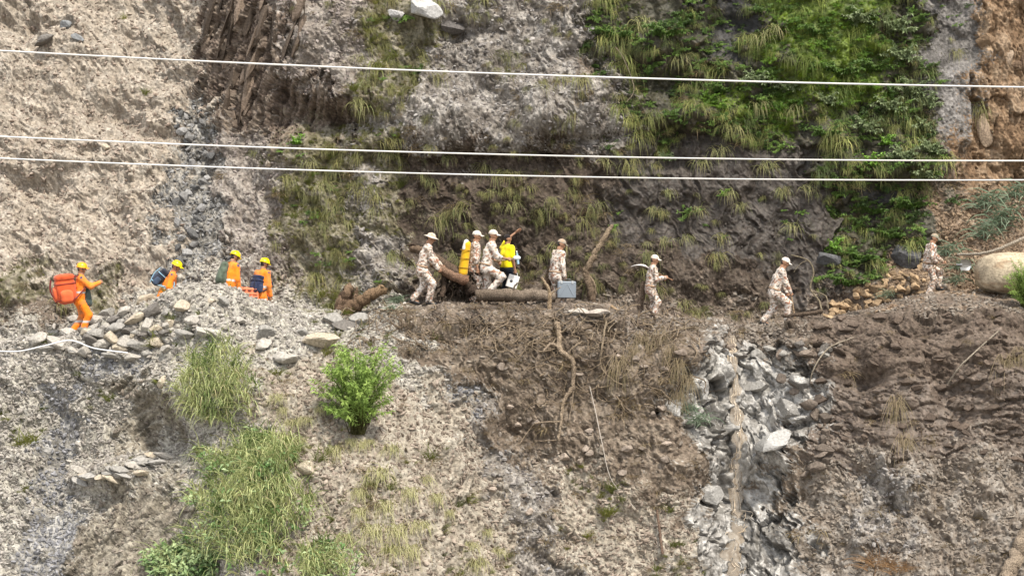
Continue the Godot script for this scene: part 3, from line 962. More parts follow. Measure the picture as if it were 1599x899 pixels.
func skin_field(bones: Array, cell: float, k: float) -> Array:   # tapered capsules joined smoothly, then surface nets: [v, n, ix]
	var lo := Vector3.ONE * 1e9
	var hi := -lo
	for b in bones:
		var r := maxf(b[2], b[3]) + cell * 2.0
		lo = lo.min((b[0] as Vector3).min(b[1]) - Vector3.ONE * r)
		hi = hi.max((b[0] as Vector3).max(b[1]) + Vector3.ONE * r)
	var nx := int((hi.x - lo.x) / cell) + 2
	var ny := int((hi.y - lo.y) / cell) + 2
	var nz := int((hi.z - lo.z) / cell) + 2
	var f := PackedFloat32Array()
	f.resize(nx * ny * nz)
	for b in bones:
		var a: Vector3 = b[0]
		var ba: Vector3 = b[1] - a
		var ra: float = b[2]
		var dr: float = b[3] - ra
		var l2 := maxf(ba.length_squared(), 1e-9)
		var r := maxf(b[2], b[3]) + k * 4.5
		var bl := (a.min(b[1]) - Vector3.ONE * r - lo) / cell
		var bh := (a.max(b[1]) + Vector3.ONE * r - lo) / cell
		for z in range(maxi(0, int(bl.z)), mini(nz, int(bh.z) + 2)):
			for y in range(maxi(0, int(bl.y)), mini(ny, int(bh.y) + 2)):
				var row := (z * ny + y) * nx
				for x in range(maxi(0, int(bl.x)), mini(nx, int(bh.x) + 2)):
					var p := lo + Vector3(x, y, z) * cell - a
					var t := clampf(p.dot(ba) / l2, 0.0, 1.0)
					var d := (p - ba * t).length() - (ra + dr * t)
					if d < k * 4.5: f[row + x] += exp(-d / k)
	var where := PackedInt32Array()
	where.resize(nx * ny * nz)
	where.fill(-1)
	var v := PackedVector3Array()
	var ix := PackedInt32Array()
	var off := [0, 1, nx, nx + 1, nx * ny, nx * ny + 1, nx * ny + nx, nx * ny + nx + 1]
	var cx := [Vector3(0, 0, 0), Vector3(1, 0, 0), Vector3(0, 1, 0), Vector3(1, 1, 0), Vector3(0, 0, 1), Vector3(1, 0, 1), Vector3(0, 1, 1), Vector3(1, 1, 1)]
	for z in nz - 1:
		for y in ny - 1:
			for x in nx - 1:
				var i := (z * ny + y) * nx + x
				var inside := 0
				for q in 8:
					if f[i + off[q]] > 1.0: inside += 1
				if inside == 0 or inside == 8: continue
				var s := Vector3()
				var m := 0
				for e in EDGES:
					var fa := f[i + off[e[0]]]
					var fb := f[i + off[e[1]]]
					if (fa > 1.0) == (fb > 1.0): continue
					var ga := log(maxf(fa, 1e-5))
					var gb := log(maxf(fb, 1e-5))
					s += (cx[e[0]] as Vector3).lerp(cx[e[1]], ga / (ga - gb))
					m += 1
				where[i] = v.size()
				v.append(lo + (Vector3(x, y, z) + s / m) * cell)
	var n := PackedVector3Array()
	n.resize(v.size())
	var st := [1, nx, nx * ny]
	for z in range(1, nz - 1):
		for y in range(1, ny - 1):
			for x in range(1, nx - 1):
				var i := (z * ny + y) * nx + x
				var ins := f[i] > 1.0
				for ax in 3:
					if ins == (f[i + st[ax]] > 1.0): continue
					var u: int = st[(ax + 1) % 3]
					var w: int = st[(ax + 2) % 3]
					var c0 := where[i - u - w]; var c1 := where[i - w]; var c2 := where[i]; var c3 := where[i - u]
					if c0 < 0 or c1 < 0 or c2 < 0 or c3 < 0: continue
					if not ins:
						var t := c1; c1 = c3; c3 = t
					var m := (v[c2] - v[c0]).cross(v[c3] - v[c1])
					n[c0] += m; n[c1] += m; n[c2] += m; n[c3] += m
					for q in [c0, c1, c2, c0, c2, c3]: ix.append(q)
	for i in n.size(): n[i] = n[i].normalized()
	return [v, n, ix]

func field_mesh(o: Array, shade: Callable) -> ArrayMesh:
	var b := MB.new()
	for i in o[0].size(): b.vert(o[0][i], o[1][i], shade.call(o[0][i], o[1][i]))
	for i in range(0, o[2].size(), 3): b.tri_i(o[2][i], o[2][i + 1], o[2][i + 2])
	return b.mesh()

var hand_grip: Array
var hand_open: Array
var head_shape: Array
func body_kit() -> void:
	# a right hand: the wrist at the origin, fingers down (-y), thumb forward (+x), palm towards -z
	for open in [false, true]:
		var bones := [[Vector3(0, 0.01, 0), Vector3(0, -0.02, 0), 0.024, 0.024]]
		for k in 4:
			var x := 0.030 - k * 0.0205
			var base := Vector3(x, -0.088 + absf(k - 1.0) * 0.005, 0)
			bones.append([Vector3(x * 0.45, -0.02, 0), base, 0.015, 0.0125])
			var ln: float = [0.042, 0.047, 0.043, 0.034][k]
			var a := 0.35 + k * 0.06 if open else 1.05 + k * 0.05
			if open: a = 0.12 + k * 0.05
			var dir := Vector3(0.10 - k * 0.07, -1, 0).normalized() if open else Vector3(0, -1, 0)
			var p := base
			var ang := 0.0
			for s in 3:
				ang += a
				var q: Vector3 = p + (dir * cos(ang) + Vector3(0, 0, -1) * sin(ang)) * ln * [1.0, 0.72, 0.55][s]
				bones.append([p, q, 0.0105 - s * 0.001, 0.0096 - s * 0.001])
				p = q
		var t0 := Vector3(0.018, -0.025, -0.006)
		var t1 := Vector3(0.046, -0.055, -0.018)
		var t2 := Vector3(0.052, -0.088, -0.030) if open else Vector3(0.040, -0.086, -0.042)
		var t3 := Vector3(0.060, -0.110, -0.034) if open else Vector3(0.018, -0.100, -0.056)
		bones.append_array([[t0, t1, 0.016, 0.013], [t1, t2, 0.012, 0.0105], [t2, t3, 0.0105, 0.009]])
		if open: hand_open = skin_field(bones, 0.0055, 0.004)
		else: hand_grip = skin_field(bones, 0.0055, 0.004)
	# a head that looks along +x, its centre at the origin, 0.235 high
	head_shape = skin_field([
		[Vector3(-0.028, 0.035, 0), Vector3(0.012, 0.040, 0), 0.078, 0.074], [Vector3(-0.03, 0.01, 0.012), Vector3(-0.03, 0.01, -0.012), 0.07, 0.07],
		[Vector3(0.022, -0.01, 0), Vector3(0.034, -0.075, 0), 0.062, 0.036], [Vector3(0.04, -0.085, 0.012), Vector3(0.04, -0.085, -0.012), 0.026, 0.026],
		[Vector3(0.078, 0.022, 0.03), Vector3(0.078, 0.022, -0.03), 0.013, 0.013], [Vector3(0.082, 0.012, 0), Vector3(0.104, -0.018, 0), 0.010, 0.014],
		[Vector3(0.074, -0.052, 0.016), Vector3(0.074, -0.052, -0.016), 0.010, 0.010], [Vector3(0.066, -0.016, 0.036), Vector3(0.05, -0.03, 0.045), 0.016, 0.014], [Vector3(0.066, -0.016, -0.036), Vector3(0.05, -0.03, -0.045), 0.016, 0.014],
		[Vector3(-0.006, 0.018, 0.078), Vector3(-0.002, -0.022, 0.074), 0.013, 0.009], [Vector3(-0.006, 0.018, -0.078), Vector3(-0.002, -0.022, -0.074), 0.013, 0.009],
		[Vector3(-0.03, -0.05, 0), Vector3(-0.035, -0.12, 0), 0.055, 0.056]], 0.0085, 0.008)

func bend(a: Vector3, c: Vector3, l0: float, l1: float, pole: Vector3) -> Vector3:   # the knee or elbow between a and c
	var d := c - a
	var len := minf(d.length(), (l0 + l1) * 0.999)
	var u := d.normalized()
	var x := (len * len + l0 * l0 - l1 * l1) / (2.0 * len)
	var h := sqrt(maxf(0.0, l0 * l0 - x * x))
	var w := (pole - u * pole.dot(u)).normalized()
	return a + u * x + w * h

const SKIN := Color(0.30, 0.165, 0.105)
const ORANGE := Color(0.86, 0.22, 0.02)
var camo_n: FastNoiseLite
var camo_m: FastNoiseLite
var held := {}

func camo(p: Vector3, sd: float, pale: float) -> Color:
	var q := Vector3(p.x * 1.7 + sd, p.y * 2.6, p.z * 1.7)
	var a := camo_n.get_noise_3dv(q)
	var b := camo_m.get_noise_3dv(q * 1.2)
	var c := Color(0.60, 0.535, 0.475)
	if a > 0.14 + pale: c = Color(0.33, 0.175, 0.115)
	elif a < -0.22 - pale: c = Color(0.43, 0.31, 0.235)
	if b > 0.20 + pale * 0.8: c = Color(0.15, 0.135, 0.115)
	elif b < -0.34: c = Color(0.66, 0.62, 0.57)
	return c

func person(d: Dictionary) -> Node3D:
	var o := thing("person", d.label, "person")
	var base := at(d.px, d.py, d.z)
	var sc: float = d.get("tall", 1.0)
	o.position = Vector3(base.x, ground_y(base.x, d.z) + d.get("lift", 0.0), d.z)
	o.rotation.y = deg_to_rad(d.yaw)
	o.scale = Vector3.ONE * sc
	var lean := deg_to_rad(d.lean)
	var hl := deg_to_rad(d.get("nod", d.lean * 0.6))
	var hip := Vector3(d.get("hipx", 0.0), d.get("hip", 0.92), 0)
	var up := Vector3(sin(lean), cos(lean), 0)
	var fw := Vector3(cos(lean), -sin(lean), 0)
	var ch := hip + up * 0.30
	var sh := hip + up * 0.485
	var nk := hip + up * 0.55
	var hd := nk + Vector3(sin(hl), cos(hl), 0) * 0.155 + fw * 0.02
	var foot: Array = d.feet
	var hand: Array = d.hands
	var outfit: String = d.outfit
	var hips := [hip + Vector3(0, -0.02, 0.092), hip + Vector3(0, -0.02, -0.092)]
	var shs := [sh + Vector3(0, -0.01, 0.175), sh + Vector3(0, -0.01, -0.175)]
	var ank := []; var kne := []; var elb := []; var wri := []
	for s in 2:
		var sg := 1.0 if s == 0 else -1.0
		var a := Vector3(foot[s][0], foot[s][1] + 0.09, sg * (foot[s][2] if foot[s].size() > 2 else 0.10))
		var leg: Vector3 = a - hips[s]
		if leg.length() > 0.868: a = hips[s] + leg.normalized() * 0.868
		ank.append(a)
		kne.append(bend(hips[s], a, 0.44, 0.43, Vector3(1, 0.1, sg * 0.15)))
		var w: Vector3 = hand[s]
		if (w - shs[s]).length() > 0.545: w = shs[s] + (w - shs[s]).normalized() * 0.545
		wri.append(w)
		elb.append(bend(shs[s], w, 0.29, 0.26, Vector3(-0.8, -0.5, sg * 0.5)))
	# the body: one surface
	var bones := []
	for s in 2:
		var sg := 1.0 if s == 0 else -1.0
		bones.append([hips[s], kne[s], 0.075, 0.052])
		bones.append([kne[s], ank[s], 0.050, 0.036])
		bones.append([ank[s], ank[s] + Vector3(0.14, -0.055, 0), 0.036, 0.028])
		bones.append([hip + Vector3(0, 0, sg * 0.055), ch + Vector3(0, 0, sg * 0.055), 0.105, 0.105])
		bones.append([ch + Vector3(0, 0, sg * 0.06), sh + Vector3(0, -0.05, sg * 0.075), 0.105, 0.085])
		bones.append([nk - up * 0.04, shs[s], 0.052, 0.050])
		bones.append([shs[s], elb[s], 0.050, 0.040])
		bones.append([elb[s], wri[s], 0.038, 0.026])
	bones.append([nk - up * 0.06, hd - Vector3(0, 0.06, 0), 0.056, 0.052])
	var body := MB.new()
	var bs := skin_field(bones, 0.022, 0.016)
	for i in bs[0].size(): body.vert(bs[0][i], bs[1][i], SKIN)
	for i in range(0, bs[2].size(), 3): body.tri_i(bs[2][i], bs[2][i + 1], bs[2][i + 2])
	var hb := Basis(Vector3.UP, deg_to_rad(d.get("turn", 0.0))) * Basis(Vector3(0, 0, 1), -hl)
	body.add(head_shape, Transform3D(hb, hd), SKIN)
	for s in 2:
		var dn: Vector3 = (wri[s] - elb[s]).normalized()
		var thumb: Vector3 = d.get("thumbs", [Vector3(1, 0.2, 0), Vector3(1, 0.2, 0)])[s]
		var x := (thumb - dn * thumb.dot(dn)).normalized()
		var y := -dn
		var z := x.cross(y)
		var bb := Basis(x, y, z)
		if s == 1: bb = Basis(x, y, -z)
		var kind: Array = hand_open if d.get("open", [false, false])[s] else hand_grip
		body.add(kind, Transform3D(bb, wri[s]), SKIN)
		held["%s%d" % [d.key, s]] = o.transform * (wri[s] + dn * 0.085 + z * (-0.03 if s == 0 else 0.03))
	obj("body", body.mesh(), M.skin, o)
	# face
	for sg in [-1.0, 1.0]:
		var fc := MB.new()
		fc.ball(hd + hb * Vector3(0.084, 0.006, 0.031 * sg), Vector3(0.008, 0.008, 0.012), 1.0, 8, 6, Color(0.03, 0.025, 0.02), hb)
		obj("eye", fc.mesh(), M.plastic, o)
	var mo := MB.new()
	mo.ball(hd + hb * Vector3(0.079, -0.054, 0), Vector3(0.008, 0.006, 0.02), 1.0, 8, 5, Color(0.24, 0.10, 0.08), hb)
	obj("mouth", mo.mesh(), M.skin, o)
	var hair := MB.new()
	hair.ball(hd + hb * Vector3(-0.024, 0.045, 0), Vector3(0.098, 0.085, 0.084), 1.0, 18, 10, Color(0.022, 0.018, 0.016), hb)
	hair.ball(hd + hb * Vector3(-0.055, -0.01, 0), Vector3(0.058, 0.06, 0.068), 1.0, 14, 8, Color(0.022, 0.018, 0.016), hb)
	obj("hair", hair.mesh(), M.cloth, o)
	# clothes
	var sleeve: float = d.get("sleeve", 1.0)
	var tb := []
	for s in 2:
		var sg := 1.0 if s == 0 else -1.0
		tb.append([hip + up * (-0.09 if outfit != "yellow" else 0.03) + Vector3(0, 0, sg * 0.07), ch + Vector3(0, 0, sg * 0.068), 0.132, 0.130])
		tb.append([ch + Vector3(0, 0, sg * 0.065), sh + Vector3(0, -0.04, sg * 0.09), 0.130, 0.106])
		tb.append([nk - up * 0.055, shs[s], 0.062, 0.070])
		var e: Vector3 = elb[s]
		if sleeve < 0.5: e = (shs[s] as Vector3).lerp(e, 0.75)
		tb.append([shs[s], e, 0.080, 0.068])
		if sleeve > 0.5: tb.append([elb[s], (elb[s] as Vector3).lerp(wri[s], 0.95 if sleeve > 0.9 else 0.35), 0.064, 0.052])
	tb.append([nk - up * 0.05, nk - up * 0.005, 0.066, 0.064])
	var pb := []
	for s in 2:
		var sg := 1.0 if s == 0 else -1.0
		pb.append([hip + Vector3(0, 0.06, sg * 0.055), hip + Vector3(0, -0.07, sg * 0.06), 0.115, 0.115])
		pb.append([hips[s] + Vector3(0, -0.03, 0), kne[s], 0.108, 0.086])
		pb.append([kne[s], (kne[s] as Vector3).lerp(ank[s], 0.92), 0.084, 0.078])
	var sdn: float = d.px * 0.37
	var shirt_col: Callable
	var leg_col: Callable
	if outfit == "orange":
		shirt_col = func(p: Vector3, _m: Vector3) -> Color:
			var h := (p - hip).dot(up)
			if absf(h - 0.14) < 0.022 and p.distance_to(hip + up * 0.14) < 0.24: return Color(0.55, 0.56, 0.55)
			if p.distance_to(shs[0] + Vector3(0, 0.02, 0.05)) < 0.045: return Color(0.08, 0.08, 0.12)
			return ORANGE.lerp(Color(0.5, 0.22, 0.08), clampf(0.15 + 0.9 * camo_n.get_noise_3dv(p * 0.8 + Vector3(sdn, 0, 0)), 0.0, 0.6)) * (1.0 + 0.25 * camo_m.get_noise_3dv(p * 1.6))
		leg_col = func(p: Vector3, _m: Vector3) -> Color:
			if absf(p.y - 0.33) < 0.025: return Color(0.5, 0.5, 0.49)
			return ORANGE.lerp(Color(0.36, 0.22, 0.13), clampf(0.25 + 0.9 * camo_n.get_noise_3dv(p * 0.8 + Vector3(sdn, 3, 0)), 0.0, 0.75)) * (1.0 + 0.25 * camo_m.get_noise_3dv(p * 1.6))
	elif outfit == "yellow":
		shirt_col = func(p: Vector3, _m: Vector3) -> Color: return Color(0.80, 0.66, 0.015) * (1.0 + 0.12 * camo_m.get_noise_3dv(p))
		leg_col = func(_p: Vector3, _m: Vector3) -> Color: return Color(0.014, 0.016, 0.026)
	else:
		shirt_col = func(p: Vector3, _m: Vector3) -> Color: return camo(p, sdn, d.get("pale", 0.0))
		leg_col = func(p: Vector3, _m: Vector3) -> Color: return camo(p, sdn + 5.0, d.get("pale", 0.0))
	# folds in the cloth
	var js := skin_field(tb, 0.017, 0.018)
	var ts := skin_field(pb, 0.017, 0.018)
	for a in [js, ts]:
		for i in a[0].size():
			var p: Vector3 = a[0][i]
			a[0][i] = p + a[1][i] * ((0.022 if outfit != "yellow" else 0.012) * camo_n.get_noise_3d(p.x * 3.0 + sdn, p.y * 4.5, p.z * 3.0))
	obj("shirt" if outfit != "orange" else "overall_top", field_mesh(js, shirt_col), M.cloth, o)
	obj("trousers", field_mesh(ts, leg_col), M.cloth, o)
	var be := MB.new()
	var bp := PackedVector3Array()
	var bc := hip + up * 0.02
	for k in 25:
		var a := TAU * k / 24
		bp.append(bc + fw * cos(a) * 0.142 + Vector3(0, 0, sin(a) * 0.205))
	var br := PackedFloat32Array(); br.resize(25); br.fill(0.018)
	if outfit == "camo":
		be.tube(bp, br, 6, Color(0.33, 0.22, 0.14), Color(0.33, 0.22, 0.14))
		obj("belt", be.mesh(), M.cloth, o)
	for s in 2:
		var down: Vector3 = (ank[s] - kne[s]).normalized()
		var toe: Vector3 = down.cross(Vector3(0, 0, 1)).normalized() * -1.0
		if toe.x < 0: toe = -toe
		toe = toe.lerp(Vector3(1, -0.05, 0), 0.7).normalized()
		var a: Vector3 = ank[s]
		var bt := skin_field([[a - down * 0.10, a, 0.058, 0.052], [a + Vector3(-0.03, -0.05, 0), a + Vector3(0.02, -0.055, 0), 0.042, 0.042], [a + Vector3(0.02, -0.045, 0), a + toe * 0.165 + Vector3(0, -0.055, 0), 0.044, 0.038]], 0.014, 0.012)
		obj("boot", field_mesh(bt, func(_p: Vector3, _m: Vector3) -> Color: return Color(0.018, 0.017, 0.017)), M.plastic, o)
	# headgear
	var hat: String = d.hat
	var top := hd + hb * Vector3(-0.008, 0.055, 0)
	if hat.begins_with("helmet"):
		var hc := Color(0.90, 0.68, 0.0) if hat == "helmet" else Color(0.90, 0.36, 0.01)
		var he := MB.new()
		dome(he, top, hb, Vector3(0.128, 0.105, 0.112), hc, 0.0)
		for zz in [-0.04, 0.0, 0.04]:
			var rp := PackedVector3Array()
			for k in 9:
				var a := PI * (0.12 + 0.76 * k / 8.0)
				rp.append(top + hb * Vector3(cos(a) * 0.122, sin(a) * 0.103, zz * 0.9))
			var rr := PackedFloat32Array(); rr.resize(9); rr.fill(0.009)
			he.tube(rp, rr, 5, hc, hc)
		var h := obj("helmet", he.mesh(), M.shell, o)
		var bm := MB.new()
		ring_brim(bm, top, hb, 0.112, 0.142, 0.118, 0.126, -0.010, hc, 24)
		visor(bm, top + hb * Vector3(0, -0.004, 0), hb, 0.120, 0.185, 0.10, hc)
		obj("brim", bm.mesh(), M.shell, h)
		var sm := MB.new()
		for sg in [-1.0, 1.0]:
			sm.tube(spline(PackedVector3Array([top + hb * Vector3(0.0, -0.01, 0.108 * sg), top + hb * Vector3(0.03, -0.09, 0.078 * sg), top + hb * Vector3(0.035, -0.165, 0.02 * sg)]), 4), PackedFloat32Array([0.007, 0.007, 0.007, 0.007, 0.007, 0.007, 0.007, 0.007, 0.007]), 5, Color(0.03, 0.03, 0.03), Color(0.03, 0.03, 0.03))
		obj("chin_strap", sm.mesh(), M.cloth, h)
	elif hat == "cap":
		var cm := MB.new()
		var cf := Color(0.66, 0.60, 0.54) if not d.has("cap_col") else d.cap_col as Color
		dome(cm, top + hb * Vector3(-0.002, -0.006, 0), hb, Vector3(0.112, 0.098, 0.098), cf, 0.25, sdn)
		var h := obj("cap", cm.mesh(), M.cloth, o)
		var vm := MB.new()
		visor(vm, top + hb * Vector3(0, -0.004, 0), hb, 0.105, 0.185, 0.085, cf)
		obj("visor", vm.mesh(), M.cloth, h)
	elif hat == "boonie":
		var cm := MB.new()
		dome(cm, top + hb * Vector3(-0.002, -0.004, 0), hb, Vector3(0.112, 0.090, 0.1), Color(0.50, 0.45, 0.38), 0.35, sdn)
		var h := obj("hat", cm.mesh(), M.cloth, o)
		var bm := MB.new()
		ring_brim(bm, top, hb, 0.105, 0.19, 0.098, 0.18, -0.025, Color(0.50, 0.45, 0.38), 30)
		obj("brim", bm.mesh(), M.cloth, h)
	return o

func dome(b: MB, c: Vector3, bas: Basis, size: Vector3, col: Color, mottled: float, sd := 0.0) -> void:
	var start := b.v.size()
	var nu := 24
	var nv := 9
	for i in nv + 1:
		var la := -0.12 + (PI / 2 + 0.12) * i / nv
		for j in nu:
			var lo := TAU * j / nu
			var p := Vector3(cos(la) * cos(lo), sin(la), cos(la) * sin(lo))
			var cc := col
			if mottled > 0.0:
				var m := camo_n.get_noise_3dv(p * 0.35 + Vector3(sd, 0, 0))
				if m > 0.15: cc = col.lerp(Color(0.4, 0.22, 0.13), mottled * 2.0)
				elif m < -0.25: cc = col.lerp(Color(0.2, 0.19, 0.15), mottled * 2.0)
			b.vert(c + bas * (p * size), (bas * (p / size)).normalized(), cc)
	for i in nv:
		for j in nu:
			var a := start + i * nu + j
			var e := start + i * nu + (j + 1) % nu
			b.tri_i(a, e + nu, e)
			b.tri_i(a, a + nu, e + nu)

func ring_brim(b: MB, c: Vector3, bas: Basis, ix: float, ox: float, iz: float, oz: float, drop: float, col: Color, nu: int) -> void:
	for j in nu:
		var q := []
		for k in 2:
			var a := TAU * (j + k) / nu
			var w := sin(a * 3.0) * 0.006
			q.append(c + bas * Vector3(cos(a) * ix, 0.004, sin(a) * iz))
			q.append(c + bas * Vector3(cos(a) * ox, drop + w, sin(a) * oz))
			q.append(c + bas * Vector3(cos(a) * ox, drop + w - 0.008, sin(a) * oz))
			q.append(c + bas * Vector3(cos(a) * ix, -0.006, sin(a) * iz))
		b.quad(q[0], q[4], q[5], q[1], col)
		b.quad(q[1], q[5], q[6], q[2], col)
		b.quad(q[2], q[6], q[7], q[3], col)

func visor(b: MB, c: Vector3, bas: Basis, inner: float, outer: float, half: float, col: Color) -> void:
	var nu := 12
	for j in nu:
		var q := []
		for k in 2:
			var a := -1.0 + 2.0 * (j + k) / nu
			var rx := cos(a * 1.25)
			var pi := Vector3(inner * 0.55 + inner * 0.45 * rx, 0, a * half)
			var po := Vector3(inner * 0.55 + (outer - inner * 0.55) * sqrt(maxf(0.0, 1.0 - a * a * 0.96)), -0.028 + 0.012 * (1.0 - a * a), a * half * 0.98)
			q.append(c + bas * pi); q.append(c + bas * po)
			q.append(c + bas * (po - Vector3(0, 0.009, 0))); q.append(c + bas * (pi - Vector3(0, 0.009, 0)))
		b.quad(q[0], q[4], q[5], q[1], col)
		b.quad(q[1], q[5], q[6], q[2], col)
		b.quad(q[2], q[6], q[7], q[3], col)

# ---------------------------------------------------------------- what stands where
var tf := {}
func walkers() -> void:
	camo_n = noise(FastNoiseLite.TYPE_SIMPLEX_SMOOTH, 3.2, 2, 41)
	camo_m = noise(FastNoiseLite.TYPE_SIMPLEX_SMOOTH, 5.5, 2, 42)
	body_kit()
	var who := [
		{"key": "a", "px": 124, "py": 514, "z": -0.2, "yaw": 18, "tall": 0.98, "lean": 3, "nod": 6, "hip": 0.90, "feet": [[0.05, 0.0], [-0.16, 0.0]], "hands": [Vector3(0.46, 1.27, 0.12), Vector3(0.44, 1.24, -0.08)], "thumbs": [Vector3(-0.6, 1, 0), Vector3(-0.6, 1, 0)], "outfit": "orange", "hat": "helmet_orange", "label": "person in orange overalls and orange helmet holding up a phone with a red rucksack"},
		{"key": "b", "px": 256, "py": 514, "z": -0.9, "yaw": 8, "tall": 1.0, "lift": -0.12, "lean": 24, "nod": 22, "hip": 0.88, "feet": [[0.22, 0.0], [-0.25, 0.0]], "hands": [Vector3(0.26, 0.82, 0.22), Vector3(0.36, 0.8, -0.2)], "outfit": "orange", "hat": "helmet", "label": "person in orange overalls leaning forward behind the gravel mound"},
		{"key": "c", "px": 356, "py": 508, "z": -0.9, "yaw": 48, "tall": 1.03, "lift": -0.06, "lean": 13, "nod": 26, "hip": 0.90, "feet": [[0.2, 0.0], [-0.2, 0.0]], "hands": [Vector3(0.14, 0.66, 0.26), Vector3(0.15, 0.8, -0.24)], "outfit": "orange", "hat": "helmet", "label": "tall person in orange overalls seen from behind with an olive sack"},
		{"key": "d", "px": 405, "py": 512, "z": -0.9, "yaw": 50, "tall": 0.99, "lift": -0.2, "lean": 12, "nod": 16, "hip": 0.9, "feet": [[-0.1, 0.0], [0.2, 0.0]], "hands": [Vector3(0.16, 0.70, 0.25), Vector3(0.15, 0.8, -0.24)], "outfit": "orange", "hat": "helmet", "label": "person in orange overalls with dark blue backpack carrying the end of a crate"},
		{"key": "e", "px": 657, "py": 478, "z": -0.1, "yaw": 4, "tall": 1.0, "lean": 15, "nod": 18, "lift": 0.05, "hip": 0.90, "hipx": 0.04, "feet": [[0.18, 0.0], [-0.20, 0.03]], "hands": [Vector3(0.46, 0.76, 0.15), Vector3(0.5, 0.92, -0.18)], "outfit": "camo", "hat": "boonie", "pale": 0.06, "label": "person in desert camouflage and brimmed hat walking beside the leaning trunk"},
		{"key": "f", "px": 739, "py": 463, "z": -0.55, "yaw": 12, "tall": 1.0, "lean": 6, "nod": 6, "hip": 0.92, "feet": [[-0.05, 0.0], [0.16, 0.0]], "hands": [Vector3(0.06, 0.80, 0.24), Vector3(0.12, 0.85, -0.24)], "sleeve": 0.6, "outfit": "camo", "hat": "cap", "pale": -0.03, "label": "person in camouflage and pale cap carrying a long yellow bag on the back"},
		{"key": "g", "px": 758, "py": 461, "z": -0.4, "yaw": 6, "tall": 1.02, "lean": 14, "nod": 6, "hip": 0.93, "hipx": 0.02, "feet": [[0.10, 0.24], [-0.14, 0.0]], "hands": [Vector3(0.50, 1.08, 0.12), Vector3(0.30, 1.0, -0.12)], "thumbs": [Vector3(0, 1, -0.4), Vector3(0, 1, 0.4)], "sleeve": 0.6, "outfit": "camo", "hat": "cap", "pale": 0.16, "label": "person in pale camouflage stepping over the log with a wooden shaft in hand"},
		{"key": "h", "px": 791, "py": 466, "z": -0.75, "yaw": 40, "tall": 0.94, "lean": 3, "nod": 0, "hip": 0.93, "feet": [[0.05, 0.0], [-0.1, 0.0]], "hands": [Vector3(0.10, 0.74, 0.25), Vector3(0.39, 1.79, -0.12)], "thumbs": [Vector3(1, 0.2, 0), Vector3(-1, 0.3, 0.2)], "open": [false, true], "sleeve": 0.3, "outfit": "yellow", "hat": "none", "label": "bareheaded person in a yellow shirt raising one hand in greeting"},
		{"key": "i", "px": 868, "py": 480, "z": -0.5, "yaw": 26, "tall": 0.98, "lift": -0.13, "lean": 9, "nod": 20, "hip": 0.91, "feet": [[0.1, 0.0], [-0.15, 0.0]], "hands": [Vector3(0.13, 0.73, 0.24), Vector3(0.2, 0.8, -0.22)], "outfit": "camo", "hat": "cap", "pale": 0.05, "cap_col": Color(0.30, 0.27, 0.22), "label": "person in camouflage looking down while carrying a grey plastic case"},
		{"key": "j", "px": 1016, "py": 495, "z": -0.1, "yaw": 4, "tall": 0.9, "lift": -0.2, "lean": 7, "nod": 10, "hip": 0.92, "feet": [[0.04, 0.0], [-0.06, 0.0]], "hands": [Vector3(0.37, 1.16, 0.08), Vector3(0.33, 1.12, -0.08)], "thumbs": [Vector3(-0.2, 1, -0.4), Vector3(-0.2, 1, 0.4)], "outfit": "camo", "hat": "cap", "pale": 0.0, "label": "person in camouflage and white cap with a pickaxe over the shoulder"},
		{"key": "k", "px": 1211, "py": 499, "z": -0.2, "yaw": 2, "tall": 0.97, "lean": 19, "nod": 24, "hip": 0.87, "hipx": -0.02, "feet": [[0.27, 0.03], [-0.30, 0.0]], "hands": [Vector3(0.40, 0.72, 0.10), Vector3(0.30, 0.78, -0.16)], "thumbs": [Vector3(0.2, 1, -0.3), Vector3(1, 0.2, 0)], "outfit": "camo", "hat": "cap", "pale": 0.08, "label": "person in camouflage striding with a stick across the open path"},
		{"key": "l", "px": 1450, "py": 463, "z": -0.2, "yaw": 8, "tall": 0.87, "lift": -0.06, "lean": 9, "nod": 22, "hip": 0.93, "feet": [[-0.04, 0.0], [0.32, 0.20]], "hands": [Vector3(0.16, 0.98, 0.20), Vector3(0.46, 0.92, 0.02)], "thumbs": [Vector3(1, 0, -0.3), Vector3(1, 0, 0.3)], "outfit": "camo", "hat": "cap", "pale": -0.05, "cap_col": Color(0.24, 0.24, 0.19), "label": "person in camouflage climbing with a shovel towards the round boulder"},
	]
	for d in who: tf[d.key] = person(d).transform

func bag(called: String, label: String, key: String, local: Vector3, turn: Vector3) -> Node3D:
	var o := thing(called, label, "backpack" if called == "backpack" else "bag")
	var t: Transform3D = tf[key]
	o.transform = t * Transform3D(Basis.from_euler(turn), local)
	return o

func blob(list: Array, col: Color, sd := 0.0, amt := 0.15) -> ArrayMesh:
	return field_mesh(skin_field(list, 0.016, 0.02), func(p: Vector3, _m: Vector3) -> Color: return col * (1.0 + amt * camo_m.get_noise_3dv(p * 1.6 + Vector3(sd, 0, 0))))

func strap(b: MB, pts: Array, w: float, col: Color) -> void:
	var q := spline(PackedVector3Array(pts), 5)
	var r := PackedFloat32Array(); r.resize(q.size()); r.fill(w)
	b.tube(q, r, 5, col, col)

